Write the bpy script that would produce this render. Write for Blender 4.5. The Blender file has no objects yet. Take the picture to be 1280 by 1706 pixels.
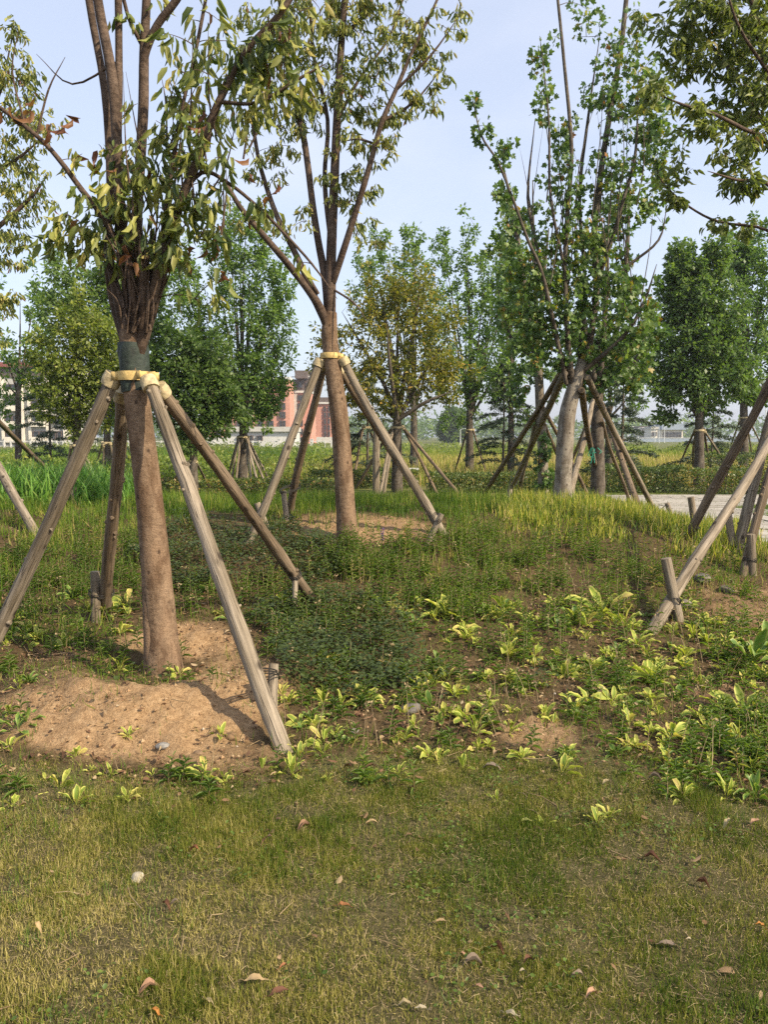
DENOISE = False
SHADE_N = 230
SHADE_TREES = []
import bpy, math, random
import numpy as np

random.seed(11)
rng = np.random.default_rng(11)
R = math.radians
sc = bpy.context.scene
col = sc.collection

# ------------------------------------------------------------------ camera
F = 1281.0                      # focal length in photo pixels (1280 x 1706)
CAMZ = 1.5
HORIZON = 728.0
PITCH = math.atan((853.0 - HORIZON) / F)
cd = bpy.data.cameras.new('camera')
cam = bpy.data.objects.new('camera', cd)
col.objects.link(cam)
cam.location = (0, 0, CAMZ)
cam.rotation_euler = (math.pi / 2 - PITCH, 0, 0)
cd.sensor_fit = 'VERTICAL'
cd.sensor_height = 24.0
cd.lens = 24.0 * F / 1706.0
cd.clip_start = 0.05
cd.clip_end = 4000
sc.camera = cam
CP, SP = math.cos(PITCH), math.sin(PITCH)


def P(px, py, Y):
    """a photo pixel at distance Y becomes a point of the place"""
    dx = px - 640.0
    dy = F * CP + (853.0 - py) * SP
    dz = -F * SP + (853.0 - py) * CP
    k = Y / dy
    return np.array((dx * k, Y, CAMZ + dz * k))


def proj(x, y, z):
    fz = y * CP - (z - CAMZ) * SP
    uz = y * SP + (z - CAMZ) * CP
    fz = np.maximum(fz, 0.05)
    return 640.0 + F * x / fz, 853.0 - F * uz / fz


# ------------------------------------------------------------------ noise
def hash2(ix, iy, seed):
    n = (ix.astype(np.int64) * 374761393 + iy.astype(np.int64) * 668265263 + seed * 1274126177) & 0x7fffffff
    n = ((n ^ (n >> 13)) * 1274126177) & 0x7fffffff
    n = n ^ (n >> 16)
    return (n & 0xffff) / 65535.0


def vnoise(x, y, seed=0):
    x = np.asarray(x, float); y = np.asarray(y, float)
    ix, iy = np.floor(x), np.floor(y)
    fx, fy = x - ix, y - iy
    fx = fx * fx * (3 - 2 * fx); fy = fy * fy * (3 - 2 * fy)
    a = hash2(ix, iy, seed); b = hash2(ix + 1, iy, seed)
    c = hash2(ix, iy + 1, seed); d = hash2(ix + 1, iy + 1, seed)
    return (a + (b - a) * fx) * (1 - fy) + (c + (d - c) * fx) * fy


def fbm(x, y, seed=0, oct=4):
    s, a, t = 0.0, 1.0, 0.0
    for i in range(oct):
        s = s + a * vnoise(x * 2 ** i, y * 2 ** i, seed + i * 17)
        t += a; a *= 0.5
    return s / t


def sst(t, a, b):
    t = np.clip((t - a) / (b - a), 0, 1)
    return t * t * (3 - 2 * t)


# ------------------------------------------------------------------ terrain
T1 = (-1.345, 4.70)


def H(x, y):
    x = np.asarray(x, float); y = np.asarray(y, float)
    h = 0.62 * sst(y, 4.6, 9.2) * (1 - sst(y, 9.5, 18)) * (1 - sst(x, 2.5, 5.6))
    r = np.hypot(x - T1[0], y - T1[1])
    front = 0.55 + 0.45 * np.clip(-(y - T1[1]) / np.maximum(r, .05), -1, 1)
    wob = 0.12 * (vnoise(x * 1.7, y * 1.7, 5) - .5)
    h = h + (0.045 + 0.10 * front) * np.exp(-((r - 0.72 + wob) / 0.27) ** 2)
    near = np.exp(-(np.maximum(y - 9, 0) / 8) ** 2) * np.exp(-(np.abs(x) / 12) ** 2)
    h = h + near * (0.09 * (fbm(x * .7, y * .7, 3, 3) - .5) + 0.035 * (fbm(x * 4, y * 4, 9, 3) - .5))
    return h


def G(px, py):
    """where the sight line through a photo pixel meets the ground"""
    Y = np.geomspace(1.2, 400, 6000)
    dx = (px - 640.0); dy = F * CP + (853.0 - py) * SP; dz = -F * SP + (853.0 - py) * CP
    k = Y / dy
    z = CAMZ + dz * k
    hit = np.nonzero(z < H(dx * k, Y))[0]
    i = hit[0] if len(hit) else len(Y) - 1
    x = dx * k[i]
    return np.array((x, Y[i], float(H(x, Y[i]))))


def onground(x, y):
    return np.array((x, y, float(H(x, y))))


# ------------------------------------------------------------------ zones of the planting bed, as seen from the lawn
def inpoly(px, py, poly):
    px = np.asarray(px, float); py = np.asarray(py, float)
    res = np.zeros(px.shape, bool)
    n = len(poly)
    for i in range(n):
        x1, y1 = poly[i]; x2, y2 = poly[(i + 1) % n]
        c = ((y1 > py) != (y2 > py)) & (px < (x2 - x1) * (py - y1) / (y2 - y1 + 1e-9) + x1)
        res ^= c
    return res


def ell(px, py, cx, cy, rx, ry, soft=.35):
    d = np.hypot((px - cx) / rx, (py - cy) / ry)
    return 1 - sst(d, 1 - soft, 1 + soft)


LAWN_X = [0, 150, 330, 480, 640, 800, 1000, 1150, 1280]
LAWN_Y = [1275, 1295, 1300, 1292, 1285, 1290, 1280, 1320, 1380]


def zones(x, y):
    z = H(x, y)
    px, py = proj(x, y, z)
    px = np.clip(px, -60, 1340)
    j = 26 * (fbm(x * 2.2, y * 2.2, 31, 3) - .5)
    jj = 110 * (fbm(x * 1.4, y * 1.4, 41, 3) - .5)
    lawn = sst(py + jj - np.interp(px, LAWN_X, LAWN_Y), -75, 55)
    lawn = np.where(y < 1.9, 1.0, lawn)
    pj, qj = px + jj * .8, py + j
    sand = np.maximum.reduce([
        ell(pj, qj, 200, 1192, 222, 72), ell(pj, qj, 300, 1068, 120, 36) * .8,
        ell(pj, qj, 605, 884, 150, 26) * .72, ell(pj, qj, 1255, 1015, 95, 45) * .48, ell(pj, qj, 385, 1150, 80, 60) * .85, ell(pj, qj, 900, 1225, 70, 32) * .7,
        ell(pj, qj, 350, 1260, 120, 30) * .55])
    sand = sand * (1 - .8 * ell(pj, qj, 225, 1120, 85, 26))
    clover = np.maximum.reduce([ell(pj, qj, 560, 1085, 135, 95), ell(pj, qj, 330, 930, 95, 55), ell(pj, qj, 470, 935, 130, 48)])
    bed = (1 - lawn) * sst(py + jj, 930, 1010)
    return dict(px=px, py=py, lawn=lawn, sand=sand * (1 - lawn), clover=clover * (1 - sand), bed=bed)


# ------------------------------------------------------------------ mesh building
class Geo:
    def __init__(s):
        s.v, s.loops, s.sizes, s.tint, s.st, s.mi = [], [], [], [], [], []
        s.n = 0

    def add(s, v, f, tint=0.5, st=None, mi=0):
        v = np.asarray(v, float).reshape(-1, 3)
        f = np.asarray(f, np.int64)
        k = len(v)
        s.v.append(v)
        s.loops.append((f + s.n).ravel())
        s.sizes.append(np.full(len(f), f.shape[1]))
        s.mi.append(np.full(len(f), mi))
        s.tint.append(np.broadcast_to(np.asarray(tint, float), (k,)).copy())
        s.st.append(np.zeros((k, 3)) if st is None else np.asarray(st, float))
        s.n += k

    def build(s, name, mats, parent=None, smooth=True):
        me = bpy.data.meshes.new(name)
        v = np.concatenate(s.v)
        lo = np.concatenate(s.loops); sz = np.concatenate(s.sizes)
        if parent is not None:
            v = v - np.array(parent.location)
        me.vertices.add(len(v)); me.vertices.foreach_set('co', v.astype(np.float32).ravel())
        me.loops.add(len(lo)); me.loops.foreach_set('vertex_index', lo.astype(np.int32))
        me.polygons.add(len(sz))
        me.polygons.foreach_set('loop_start', np.concatenate(([0], np.cumsum(sz)[:-1])).astype(np.int32))
        me.polygons.foreach_set('loop_total', sz.astype(np.int32))
        me.polygons.foreach_set('material_index', np.concatenate(s.mi).astype(np.int32))
        me.polygons.foreach_set('use_smooth', np.full(len(sz), smooth))
        a = me.attributes.new('tint', 'FLOAT', 'POINT'); a.data.foreach_set('value', np.concatenate(s.tint).astype(np.float32))
        a = me.attributes.new('straight', 'FLOAT_VECTOR', 'POINT'); a.data.foreach_set('vector', np.concatenate(s.st).astype(np.float32).ravel())
        me.update(calc_edges=True)
        me.validate()
        for m in (mats if isinstance(mats, (list, tuple)) else [mats]):
            me.materials.append(m)
        o = bpy.data.objects.new(name, me)
        col.objects.link(o)
        if parent is not None:
            o.parent = parent
        return o


def tag(o, label=None, cat=None, group=None, kind=None):
    if label: o['label'] = label
    if cat: o['category'] = cat
    if group: o['group'] = group
    if kind: o['kind'] = kind
    return o


def empty(name, loc, label, cat, group=None):
    o = bpy.data.objects.new(name, None)
    col.objects.link(o)
    o.location = tuple(float(c) for c in loc)
    return tag(o, label, cat, group)


def unit(a):
    a = np.asarray(a, float)
    return a / np.maximum(np.linalg.norm(a, axis=-1, keepdims=True), 1e-9)


def smooth_line(pts, rad, sub=4):
    pts = np.asarray(pts, float); rad = np.asarray(rad, float)
    m = len(pts)
    if m < 3 or sub < 2:
        return pts, rad
    ext = np.vstack([2 * pts[0] - pts[1], pts, 2 * pts[-1] - pts[-2]])
    out, ro = [], []
    for i in range(m - 1):
        p0, p1, p2, p3 = ext[i:i + 4]
        for t in np.arange(sub) / sub:
            out.append(.5 * (2 * p1 + (p2 - p0) * t + (2 * p0 - 5 * p1 + 4 * p2 - p3) * t * t + (3 * p1 - p0 - 3 * p2 + p3) * t ** 3))
            ro.append(rad[i] + (rad[i + 1] - rad[i]) * t)
    out.append(pts[-1]); ro.append(rad[-1])
    return np.array(out), np.array(ro)


def tube(g, pts, rad, n=8, tint=.5, mi=0, rough=0.0, seed=0, cap=True):
    pts = np.asarray(pts, float); m = len(pts)
    rad = np.broadcast_to(np.asarray(rad, float), (m,))
    tan = unit(np.gradient(pts, axis=0))
    ref = np.array((0, 1., 0)) if abs(tan[0][1]) < .9 else np.array((1., 0, 0))
    u = unit(ref - tan[0] * ref.dot(tan[0]))
    U = [u]
    for i in range(1, m):
        u = unit(u - tan[i] * u.dot(tan[i])); U.append(u)
    U = np.array(U); V = np.cross(tan, U)
    ang = np.arange(n) * 2 * math.pi / n
    ln = np.concatenate(([0], np.cumsum(np.linalg.norm(np.diff(pts, axis=0), axis=1))))
    ca, sa = np.cos(ang), np.sin(ang)
    rr = rad[:, None] * np.ones((1, n))
    if rough:
        rr = rr * (1 + rough * 2 * (fbm(ca[None, :] * 1.7 + ln[:, None] * 3 + seed, sa[None, :] * 1.7 + ln[:, None] * 5, seed, 3) - .5))
    v = pts[:, None, :] + rr[..., None] * (U[:, None, :] * ca[None, :, None] + V[:, None, :] * sa[None, :, None])
    st = np.stack([rr * ca, rr * sa, np.repeat((ln + seed * 1.37)[:, None], n, 1)], -1)
    i = np.arange(m - 1)[:, None] * n; j = np.arange(n)[None, :]; j2 = (j + 1) % n
    f = np.stack([i + j, i + j2, i + n + j2, i + n + j], -1).reshape(-1, 4)
    base = g.n
    g.add(v.reshape(-1, 3), f, tint, st.reshape(-1, 3), mi)
    if cap:
        for k, flip in ((0, True), (m - 1, False)):
            c = v[k].mean(0); s2 = np.vstack([st[k], st[k].mean(0)])
            vv = np.vstack([v[k], c])
            jj = np.arange(n)
            ff = np.stack([np.full(n, n), jj, (jj + 1) % n], -1)
            if flip: ff = ff[:, ::-1]
            g.add(vv, ff, tint, s2, mi)


def box(g, lo, hi, tint=.5, mi=0, rot=0.0, origin=(0, 0, 0)):
    lo = np.array(lo, float); hi = np.array(hi, float)
    c = np.array([[a, b, d] for d in (lo[2], hi[2]) for b in (lo[1], hi[1]) for a in (lo[0], hi[0])])
    if rot:
        cs, sn = math.cos(rot), math.sin(rot)
        c = np.stack([c[:, 0] * cs - c[:, 1] * sn, c[:, 0] * sn + c[:, 1] * cs, c[:, 2]], -1)
    c = c + np.array(origin, float)
    f = [(0, 2, 3, 1), (4, 5, 7, 6), (0, 1, 5, 4), (2, 6, 7, 3), (0, 4, 6, 2), (1, 3, 7, 5)]
    g.add(c, f, tint, c, mi)


# ------------------------------------------------------------------ leaf templates: (along, across, normal)
LEAF = (np.array([(0, 0, 0), (.28, -.42, .10), (.28, 0, 0), (.28, .42, .10), (.66, -.40, .02), (.66, 0, -.08), (.66, .40, .02), (1, 0, -.22)]),
        np.array([(0, 1, 2, 2), (0, 2, 3, 3), (1, 4, 5, 2), (2, 5, 6, 3), (4, 7, 5, 5), (5, 7, 6, 6)]))
SMALL = (np.array([(0, 0, 0), (.45, -.5, .06), (1, 0, -.1), (.45, .5, .06)]), np.array([(0, 1, 2, 3)]))
MAPLE_OUT = [(0, 0), (.05, .28), (.02, .52), (.22, .38), (.42, .62), (.60, .56), (.56, .26), (.80, .20), (1.05, 0)]
_mo = MAPLE_OUT + [(a, -b) for a, b in MAPLE_OUT[-2:0:-1]]
MAPLE = (np.array([(.36, 0, .05)] + [(a, b, -.10 * abs(b) - .10 * a) for a, b in _mo]),
         np.array([(0, 1 + i, 1 + (i + 1) % len(_mo)) for i in range(len(_mo))]))
BLADE = (np.array([(0, -.5, 0), (0, .5, 0), (.5, -.42, .04), (.5, .42, .04), (1, 0, -.12)]),
         np.array([(0, 1, 3, 2), (2, 3, 4, 4)]))
ROUND = (np.array([(0, 0, 0), (.3, -.48, .05), (.8, -.42, .05), (1, 0, -.04), (.8, .42, .05), (.3, .48, .05)]), np.array([(0, 1, 2, 3), (0, 3, 4, 5)]))


def fixfaces(f):
    """split faces whose last index repeats into triangles"""
    f = np.asarray(f)
    if f.shape[1] == 4:
        tri = f[f[:, 2] == f[:, 3]][:, :3]
        quad = f[f[:, 2] != f[:, 3]]
        return [a for a in (tri, quad) if len(a)]
    return [f]


def leaves(g, pos, d, nrm, L, W, tint, tmpl=LEAF, curl=1.0, mi=0):
    pos = np.asarray(pos, float); N = len(pos)
    if N == 0: return
    d = unit(d)
    s = unit(np.cross(nrm, d))
    nn = np.cross(d, s)
    tv, tf = tmpl
    L = np.broadcast_to(L, (N,)); W = np.broadcast_to(W, (N,)); tint = np.broadcast_to(tint, (N,))
    curl = np.broadcast_to(curl, (N,))
    v = (pos[:, None, :] + (tv[None, :, 0] * L[:, None])[..., None] * d[:, None, :]
         + (tv[None, :, 1] * W[:, None])[..., None] * s[:, None, :]
         + (tv[None, :, 2] * (L * curl)[:, None])[..., None] * nn[:, None, :])
    k = len(tv)
    first = True
    off = (np.arange(N) * k)[:, None, None]
    st = np.broadcast_to(np.stack([tv[:, 0], np.abs(tv[:, 1]) * 2, np.zeros(k)], -1), (N, k, 3)).reshape(-1, 3)
    base = g.n
    for f in fixfaces(tf):
        ff = (f[None] + off).reshape(-1, f.shape[1])
        if first:
            g.add(v.reshape(-1, 3), ff, np.repeat(tint, k), st, mi); first = False
        else:
            g.loops.append((ff + base).ravel()); g.sizes.append(np.full(len(ff), f.shape[1])); g.mi.append(np.full(len(ff), mi))


def rdir(n, zmin=-1, zmax=1):
    z = rng.uniform(zmin, zmax, n); a = rng.uniform(0, 2 * math.pi, n)
    r = np.sqrt(np.maximum(0, 1 - z * z))
    return np.stack([r * np.cos(a), r * np.sin(a), z], -1)


# ------------------------------------------------------------------ materials
def new_mat(name):
    m = bpy.data.materials.new(name); m.use_nodes = True
    nt = m.node_tree; nt.nodes.clear()
    out = nt.nodes.new('ShaderNodeOutputMaterial')
    return m, nt, out


def ramp(nt, stops, interp='LINEAR'):
    n = nt.nodes.new('ShaderNodeValToRGB')
    e = n.color_ramp.elements
    n.color_ramp.interpolation = interp
    while len(e) < len(stops): e.new(.5)
    for el, (p, c) in zip(e, stops):
        el.position = p; el.color = (*c, 1)
    return n


def attr(nt, name):
    n = nt.nodes.new('ShaderNodeAttribute'); n.attribute_name = name
    return n


def noise(nt, scale, detail=4, vec=None, rough=.6):
    n = nt.nodes.new('ShaderNodeTexNoise'); n.inputs['Scale'].default_value = scale
    n.inputs['Detail'].default_value = detail; n.inputs['Roughness'].default_value = rough
    if vec is not None: nt.links.new(vec, n.inputs['Vector'])
    return n


def mapping(nt, vec, scale):
    n = nt.nodes.new('ShaderNodeMapping'); n.inputs['Scale'].default_value = scale
    nt.links.new(vec, n.inputs['Vector'])
    return n


def mixc(nt, fac, a, b, mode='MIX'):
    n = nt.nodes.new('ShaderNodeMix'); n.data_type = 'RGBA'; n.blend_type = mode
    for sock, val in ((n.inputs[0], fac), (n.inputs[6], a), (n.inputs[7], b)):
        if isinstance(val, (int, float)): sock.default_value = val
        elif isinstance(val, tuple): sock.default_value = (*val, 1)
        else: nt.links.new(val, sock)
    return n.outputs[2]


def math_(nt, op, a, b=None, clamp=False):
    n = nt.nodes.new('ShaderNodeMath'); n.operation = op; n.use_clamp = clamp
    for i, v in enumerate((a, b)):
        if v is None: continue
        if isinstance(v, (int, float)): n.inputs[i].default_value = v
        else: nt.links.new(v, n.inputs[i])
    return n.outputs[0]


def bump(nt, h, strength=.5, dist=.02):
    n = nt.nodes.new('ShaderNodeBump'); n.inputs['Strength'].default_value = strength; n.inputs['Distance'].default_value = dist
    nt.links.new(h, n.inputs['Height'])
    return n.outputs[0]


def principled(nt, out, colr, rough=.8, normal=None, spec=.3):
    b = nt.nodes.new('ShaderNodeBsdfPrincipled')
    if isinstance(colr, tuple): b.inputs['Base Color'].default_value = (*colr, 1)
    else: nt.links.new(colr, b.inputs['Base Color'])
    if isinstance(rough, (int, float)): b.inputs['Roughness'].default_value = rough
    else: nt.links.new(rough, b.inputs['Roughness'])
    b.inputs['Specular IOR Level'].default_value = spec
    if normal is not None: nt.links.new(normal, b.inputs['Normal'])
    nt.links.new(b.outputs[0], out.inputs[0])
    return b


def leaf_mat(name, stops, trans=.35, rough=.45, spec=.35, edge=None, under=1.25):
    m, nt, out = new_mat(name)
    t = attr(nt, 'tint')
    r = ramp(nt, stops); nt.links.new(t.outputs['Fac'], r.inputs[0])
    c = r.outputs[0]
    geo = nt.nodes.new('ShaderNodeNewGeometry')
    nz = noise(nt, 22, 3)
    nt.links.new(geo.outputs['Position'], nz.inputs['Vector'])
    v = math_(nt, 'MULTIPLY_ADD', nz.outputs[0], .7); v.node.inputs[2].default_value = .65
    cc = nt.nodes.new('ShaderNodeVectorMath'); cc.operation = 'SCALE'
    nt.links.new(c, cc.inputs[0]); nt.links.new(v, cc.inputs['Scale'])
    c = cc.outputs[0]
    if edge:
        s = attr(nt, 'straight'); sx = nt.nodes.new('ShaderNodeSeparateXYZ'); nt.links.new(s.outputs['Vector'], sx.inputs[0])
        wob = noise(nt, 60, 2); nt.links.new(geo.outputs['Position'], wob.inputs['Vector'])
        e = math_(nt, 'ADD', sx.outputs[1], math_(nt, 'MULTIPLY_ADD', wob.outputs[0], .5))
        e.node.inputs[1].default_value = 0
        mr = nt.nodes.new('ShaderNodeMapRange'); mr.inputs[1].default_value = edge[0]; mr.inputs[2].default_value = edge[1]
        w2 = math_(nt, 'MULTIPLY', wob.outputs[0], .35)
        nt.links.new(math_(nt, 'ADD', sx.outputs[1], w2), mr.inputs[0])
        c = mixc(nt, mr.outputs[0], c, edge[2])
        br = noise(nt, 34, 4, geo.outputs['Position'], .7); bk = ramp(nt, [(.60, (0, 0, 0)), (.68, (1, 1, 1))]); nt.links.new(br.outputs[0], bk.inputs[0])
        c = mixc(nt, math_(nt, 'MULTIPLY', bk.outputs[0], .8), c, (.17, .10, .04))
    c2 = mixc(nt, geo.outputs['Backfacing'], c, mixc(nt, 1.0, c, (under, under, under * .95), 'MULTIPLY'))
    b = nt.nodes.new('ShaderNodeBsdfPrincipled'); nt.links.new(c2, b.inputs['Base Color'])
    b.inputs['Roughness'].default_value = rough; b.inputs['Specular IOR Level'].default_value = spec
    tr = nt.nodes.new('ShaderNodeBsdfTranslucent')
    tc = mixc(nt, 1.0, c, (1.5, 1.6, .7), 'MULTIPLY'); nt.links.new(tc, tr.inputs[0])
    mx = nt.nodes.new('ShaderNodeMixShader'); mx.inputs[0].default_value = trans
    nt.links.new(b.outputs[0], mx.inputs[1]); nt.links.new(tr.outputs[0], mx.inputs[2])
    nt.links.new(mx.outputs[0], out.inputs[0])
    return m


def bark_mat(name, dark, light, scale=(14, 14, 40), patch=None, bstr=.5):
    m, nt, out = new_mat(name)
    s = attr(nt, 'straight').outputs['Vector']
    n1 = noise(nt, 1, 6, mapping(nt, s, scale).outputs[0], .65)
    n2 = noise(nt, 1, 4, mapping(nt, s, (5, 5, 2.2)).outputs[0])
    n3 = noise(nt, 1, 3, mapping(nt, s, (120, 120, 160)).outputs[0])
    r = ramp(nt, [(.3, dark), (.7, light)]); nt.links.new(n1.outputs[0], r.inputs[0])
    c = r.outputs[0]
    if patch:
        k = ramp(nt, [(.45, (0, 0, 0)), (.62, (1, 1, 1))]); nt.links.new(n2.outputs[0], k.inputs[0])
        c = mixc(nt, k.outputs[0], c, patch)
    sp = ramp(nt, [(.36, (.45, .42, .4)), (.5, (1, 1, 1))]); nt.links.new(n3.outputs[0], sp.inputs[0])
    c = mixc(nt, .75, c, sp.outputs[0], 'MULTIPLY')
    n5 = noise(nt, 1, 5, mapping(nt, s, (9, 9, 3.4)).outputs[0], .7)
    bl = ramp(nt, [(.40, (.52, .47, .43)), (.56, (1, 1, 1)), (.75, (1.18, 1.15, 1.1))]); nt.links.new(n5.outputs[0], bl.inputs[0])
    c = mixc(nt, .9, c, bl.outputs[0], 'MULTIPLY')
    vo = nt.nodes.new('ShaderNodeTexVoronoi'); vo.inputs['Scale'].default_value = 1
    nt.links.new(mapping(nt, s, (13, 13, 9)).outputs[0], vo.inputs['Vector'])
    sc_ = ramp(nt, [(.10, (1, 1, 1)), (.17, (0, 0, 0))]); nt.links.new(vo.outputs['Distance'], sc_.inputs[0])
    c = mixc(nt, math_(nt, 'MULTIPLY', sc_.outputs[0], .8), c, (.035, .022, .015))
    h = math_(nt, 'ADD', n1.outputs[0], math_(nt, 'MULTIPLY', n3.outputs[0], .5))
    principled(nt, out, c, .88, bump(nt, h, bstr, .012), .2)
    return m


def pole_mat(name, dark, light):
    m, nt, out = new_mat(name)
    s = attr(nt, 'straight').outputs['Vector']
    g1 = noise(nt, 1, 6, mapping(nt, s, (70, 70, 3.5)).outputs[0], .7)
    g2 = noise(nt, 1, 4, mapping(nt, s, (14, 14, 1.6)).outputs[0])
    kn = nt.nodes.new('ShaderNodeTexVoronoi'); kn.inputs['Scale'].default_value = 1
    nt.links.new(mapping(nt, s, (9, 9, 5.5)).outputs[0], kn.inputs['Vector'])
    r = ramp(nt, [(.28, dark), (.68, light)]); nt.links.new(g1.outputs[0], r.inputs[0])
    k2 = ramp(nt, [(.4, (.62, .58, .52)), (.62, (1.05, 1.02, 1.0))]); nt.links.new(g2.outputs[0], k2.inputs[0])
    c = mixc(nt, 1.0, r.outputs[0], k2.outputs[0], 'MULTIPLY')
    kk = ramp(nt, [(.1, (1, 1, 1)), (.2, (0, 0, 0))]); nt.links.new(kn.outputs['Distance'], kk.inputs[0])
    c = mixc(nt, math_(nt, 'MULTIPLY', kk.outputs[0], .85), c, (.025, .018, .012))
    cr = noise(nt, 1, 2, mapping(nt, s, (26, 26, .9)).outputs[0])
    ck = ramp(nt, [(.48, (0, 0, 0)), (.5, (1, 1, 1)), (.52, (0, 0, 0))]); nt.links.new(cr.outputs[0], ck.inputs[0])
    c = mixc(nt, math_(nt, 'MULTIPLY', ck.outputs[0], .7), c, (.03, .022, .015))
    h = math_(nt, 'SUBTRACT', g1.outputs[0], math_(nt, 'MULTIPLY', ck.outputs[0], .6))
    principled(nt, out, c, .85, bump(nt, h, .6, .01), .2)
    return m


def plain_mat(name, c, rough=.7, nscale=8, var=.25, bstr=0.0, spec=.3, pos=True):
    m, nt, out = new_mat(name)
    tc = nt.nodes.new('ShaderNodeTexCoord')
    n = noise(nt, nscale, 5, tc.outputs['Object'])
    lo = tuple(x * (1 - var) for x in c); hi = tuple(min(1, x * (1 + var)) for x in c)
    r = ramp(nt, [(.3, lo), (.7, hi)]); nt.links.new(n.outputs[0], r.inputs[0])
    principled(nt, out, r.outputs[0], rough, bump(nt, n.outputs[0], bstr, .01) if bstr else None, spec)
    return m


M = {}
M['privet'] = leaf_mat('privet_leaf', [(0, (.05, .08, .025)), (.35, (.11, .145, .04)), (.62, (.22, .235, .065)), (.88, (.40, .38, .12)), (.93, (.20, .10, .045)), (1, (.11, .04, .025))], .42)
M['privet_dark'] = leaf_mat('privet_leaf_dark', [(0, (.06, .085, .026)), (.5, (.125, .16, .045)), (.9, (.24, .26, .07)), (1, (.2, .11, .04))], .46)
M['maple'] = leaf_mat('maple_leaf', [(0, (.045, .09, .03)), (.5, (.095, .16, .045)), (.85, (.165, .235, .06)), (.95, (.28, .2, .03)), (1, (.24, .10, .025))], .38)
M['ash'] = leaf_mat('fresh_green_leaf', [(0, (.075, .14, .042)), (.5, (.14, .22, .06)), (1, (.22, .31, .09))], .45)
M['lime'] = leaf_mat('yellow_green_leaf', [(0, (.09, .125, .025)), (.5, (.17, .215, .045)), (1, (.29, .30, .07))], .42)
M['elm'] = leaf_mat('elm_leaf', [(0, (.06, .11, .036)), (.5, (.11, .18, .05)), (1, (.19, .26, .075))], .42)
M['deep'] = leaf_mat('deep_green_leaf', [(0, (.05, .09, .026)), (.5, (.095, .155, .04)), (1, (.17, .235, .06))], .38)
M['amber'] = leaf_mat('amber_leaf', [(0, (.08, .105, .02)), (.4, (.17, .18, .032)), (.75, (.30, .255, .05)), (1, (.38, .24, .05))], .42)
M['needle'] = leaf_mat('cedar_needle', [(0, (.035, .055, .032)), (1, (.075, .105, .06))], .1, .6)
M['hedge'] = leaf_mat('hedge_leaf', [(0, (.04, .07, .02)), (.6, (.09, .13, .03)), (.9, (.16, .18, .04)), (1, (.26, .16, .05))], .25)
M['grass'] = leaf_mat('lawn_blade', [(0, (.04, .078, .011)), (.35, (.095, .132, .018)), (.6, (.18, .18, .036)), (.8, (.29, .25, .08)), (1, (.45, .38, .17))], .34, .6, .2)
M['meadow'] = leaf_mat('meadow_blade', [(0, (.04, .08, .010)), (.4, (.09, .155, .018)), (.75, (.17, .22, .03)), (.9, (.29, .25, .07)), (1, (.38, .30, .13))], .35, .5, .25)
M['iris'] = leaf_mat('iris_blade', [(0, (.05, .10, .016)), (.5, (.15, .20, .028)), (.85, (.40, .37, .07)), (1, (.42, .34, .14))], .35, .4, .3)
M['reed'] = leaf_mat('reed_blade', [(0, (.05, .13, .022)), (.6, (.12, .24, .04)), (1, (.24, .33, .09))], .35, .4, .3)
M['clover'] = leaf_mat('clover_leaf', [(0, (.032, .052, .013)), (.5, (.06, .088, .02)), (.85, (.07, .09, .025)), (.93, (.2, .16, .06)), (1, (.26, .19, .08))], .25)
M['weed'] = leaf_mat('weed_leaf', [(0, (.06, .11, .02)), (.6, (.125, .19, .032)), (.85, (.18, .23, .045)), (1, (.34, .27, .12))], .4)
M['hosta'] = leaf_mat('hosta_leaf', [(0, (.11, .165, .024)), (.6, (.22, .28, .045)), (.9, (.32, .33, .07)), (1, (.40, .32, .11))], .38, .5, .25, edge=(.6, 1.15, (.52, .50, .13)))
M['hosta_green'] = leaf_mat('hosta_leaf_green', [(0, (.05, .11, .02)), (1, (.12, .19, .035))], .3, .42, .3, edge=(.85, 1.15, (.30, .33, .09)))
M['litter'] = leaf_mat('dry_leaf', [(0, (.05, .028, .018)), (.3, (.13, .07, .04)), (.6, (.24, .15, .085)), (.85, (.36, .27, .16)), (1, (.42, .33, .22))], .15, .75, .15)
M['straw'] = leaf_mat('dry_stalk', [(0, (.16, .11, .06)), (1, (.36, .28, .17))], .1, .8, .1)
M['bark_privet'] = bark_mat('privet_bark', (.125, .085, .056), (.285, .20, .13), (22, 22, 38), (.225, .15, .095), .6)
M['bark_dark'] = bark_mat('privet_bark_upper', (.055, .038, .028), (.16, .115, .085), (16, 16, 40))
M['bark_maple'] = bark_mat('maple_bark', (.17, .15, .12), (.32, .285, .235), (10, 10, 26), (.25, .22, .18), .3)
M['bark_grey'] = bark_mat('grey_bark', (.07, .06, .05), (.17, .145, .115), (12, 12, 20))
M['pole'] = pole_mat('weathered_pole', (.125, .105, .08), (.36, .31, .24))
M['pole_brown'] = pole_mat('brown_pole', (.085, .066, .046), (.26, .20, .14))
M['strap'] = plain_mat('yellow_strap', (.50, .36, .14), .75, 30, .35, .5)
M['strap_pale'] = plain_mat('pale_strap', (.42, .34, .20), .85, 30, .4, .6)
M['wire'] = plain_mat('tie_wire', (.02, .018, .016), .6)
M['ribbon'] = plain_mat('green_cord', (.02, .25, .17), .6)
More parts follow.
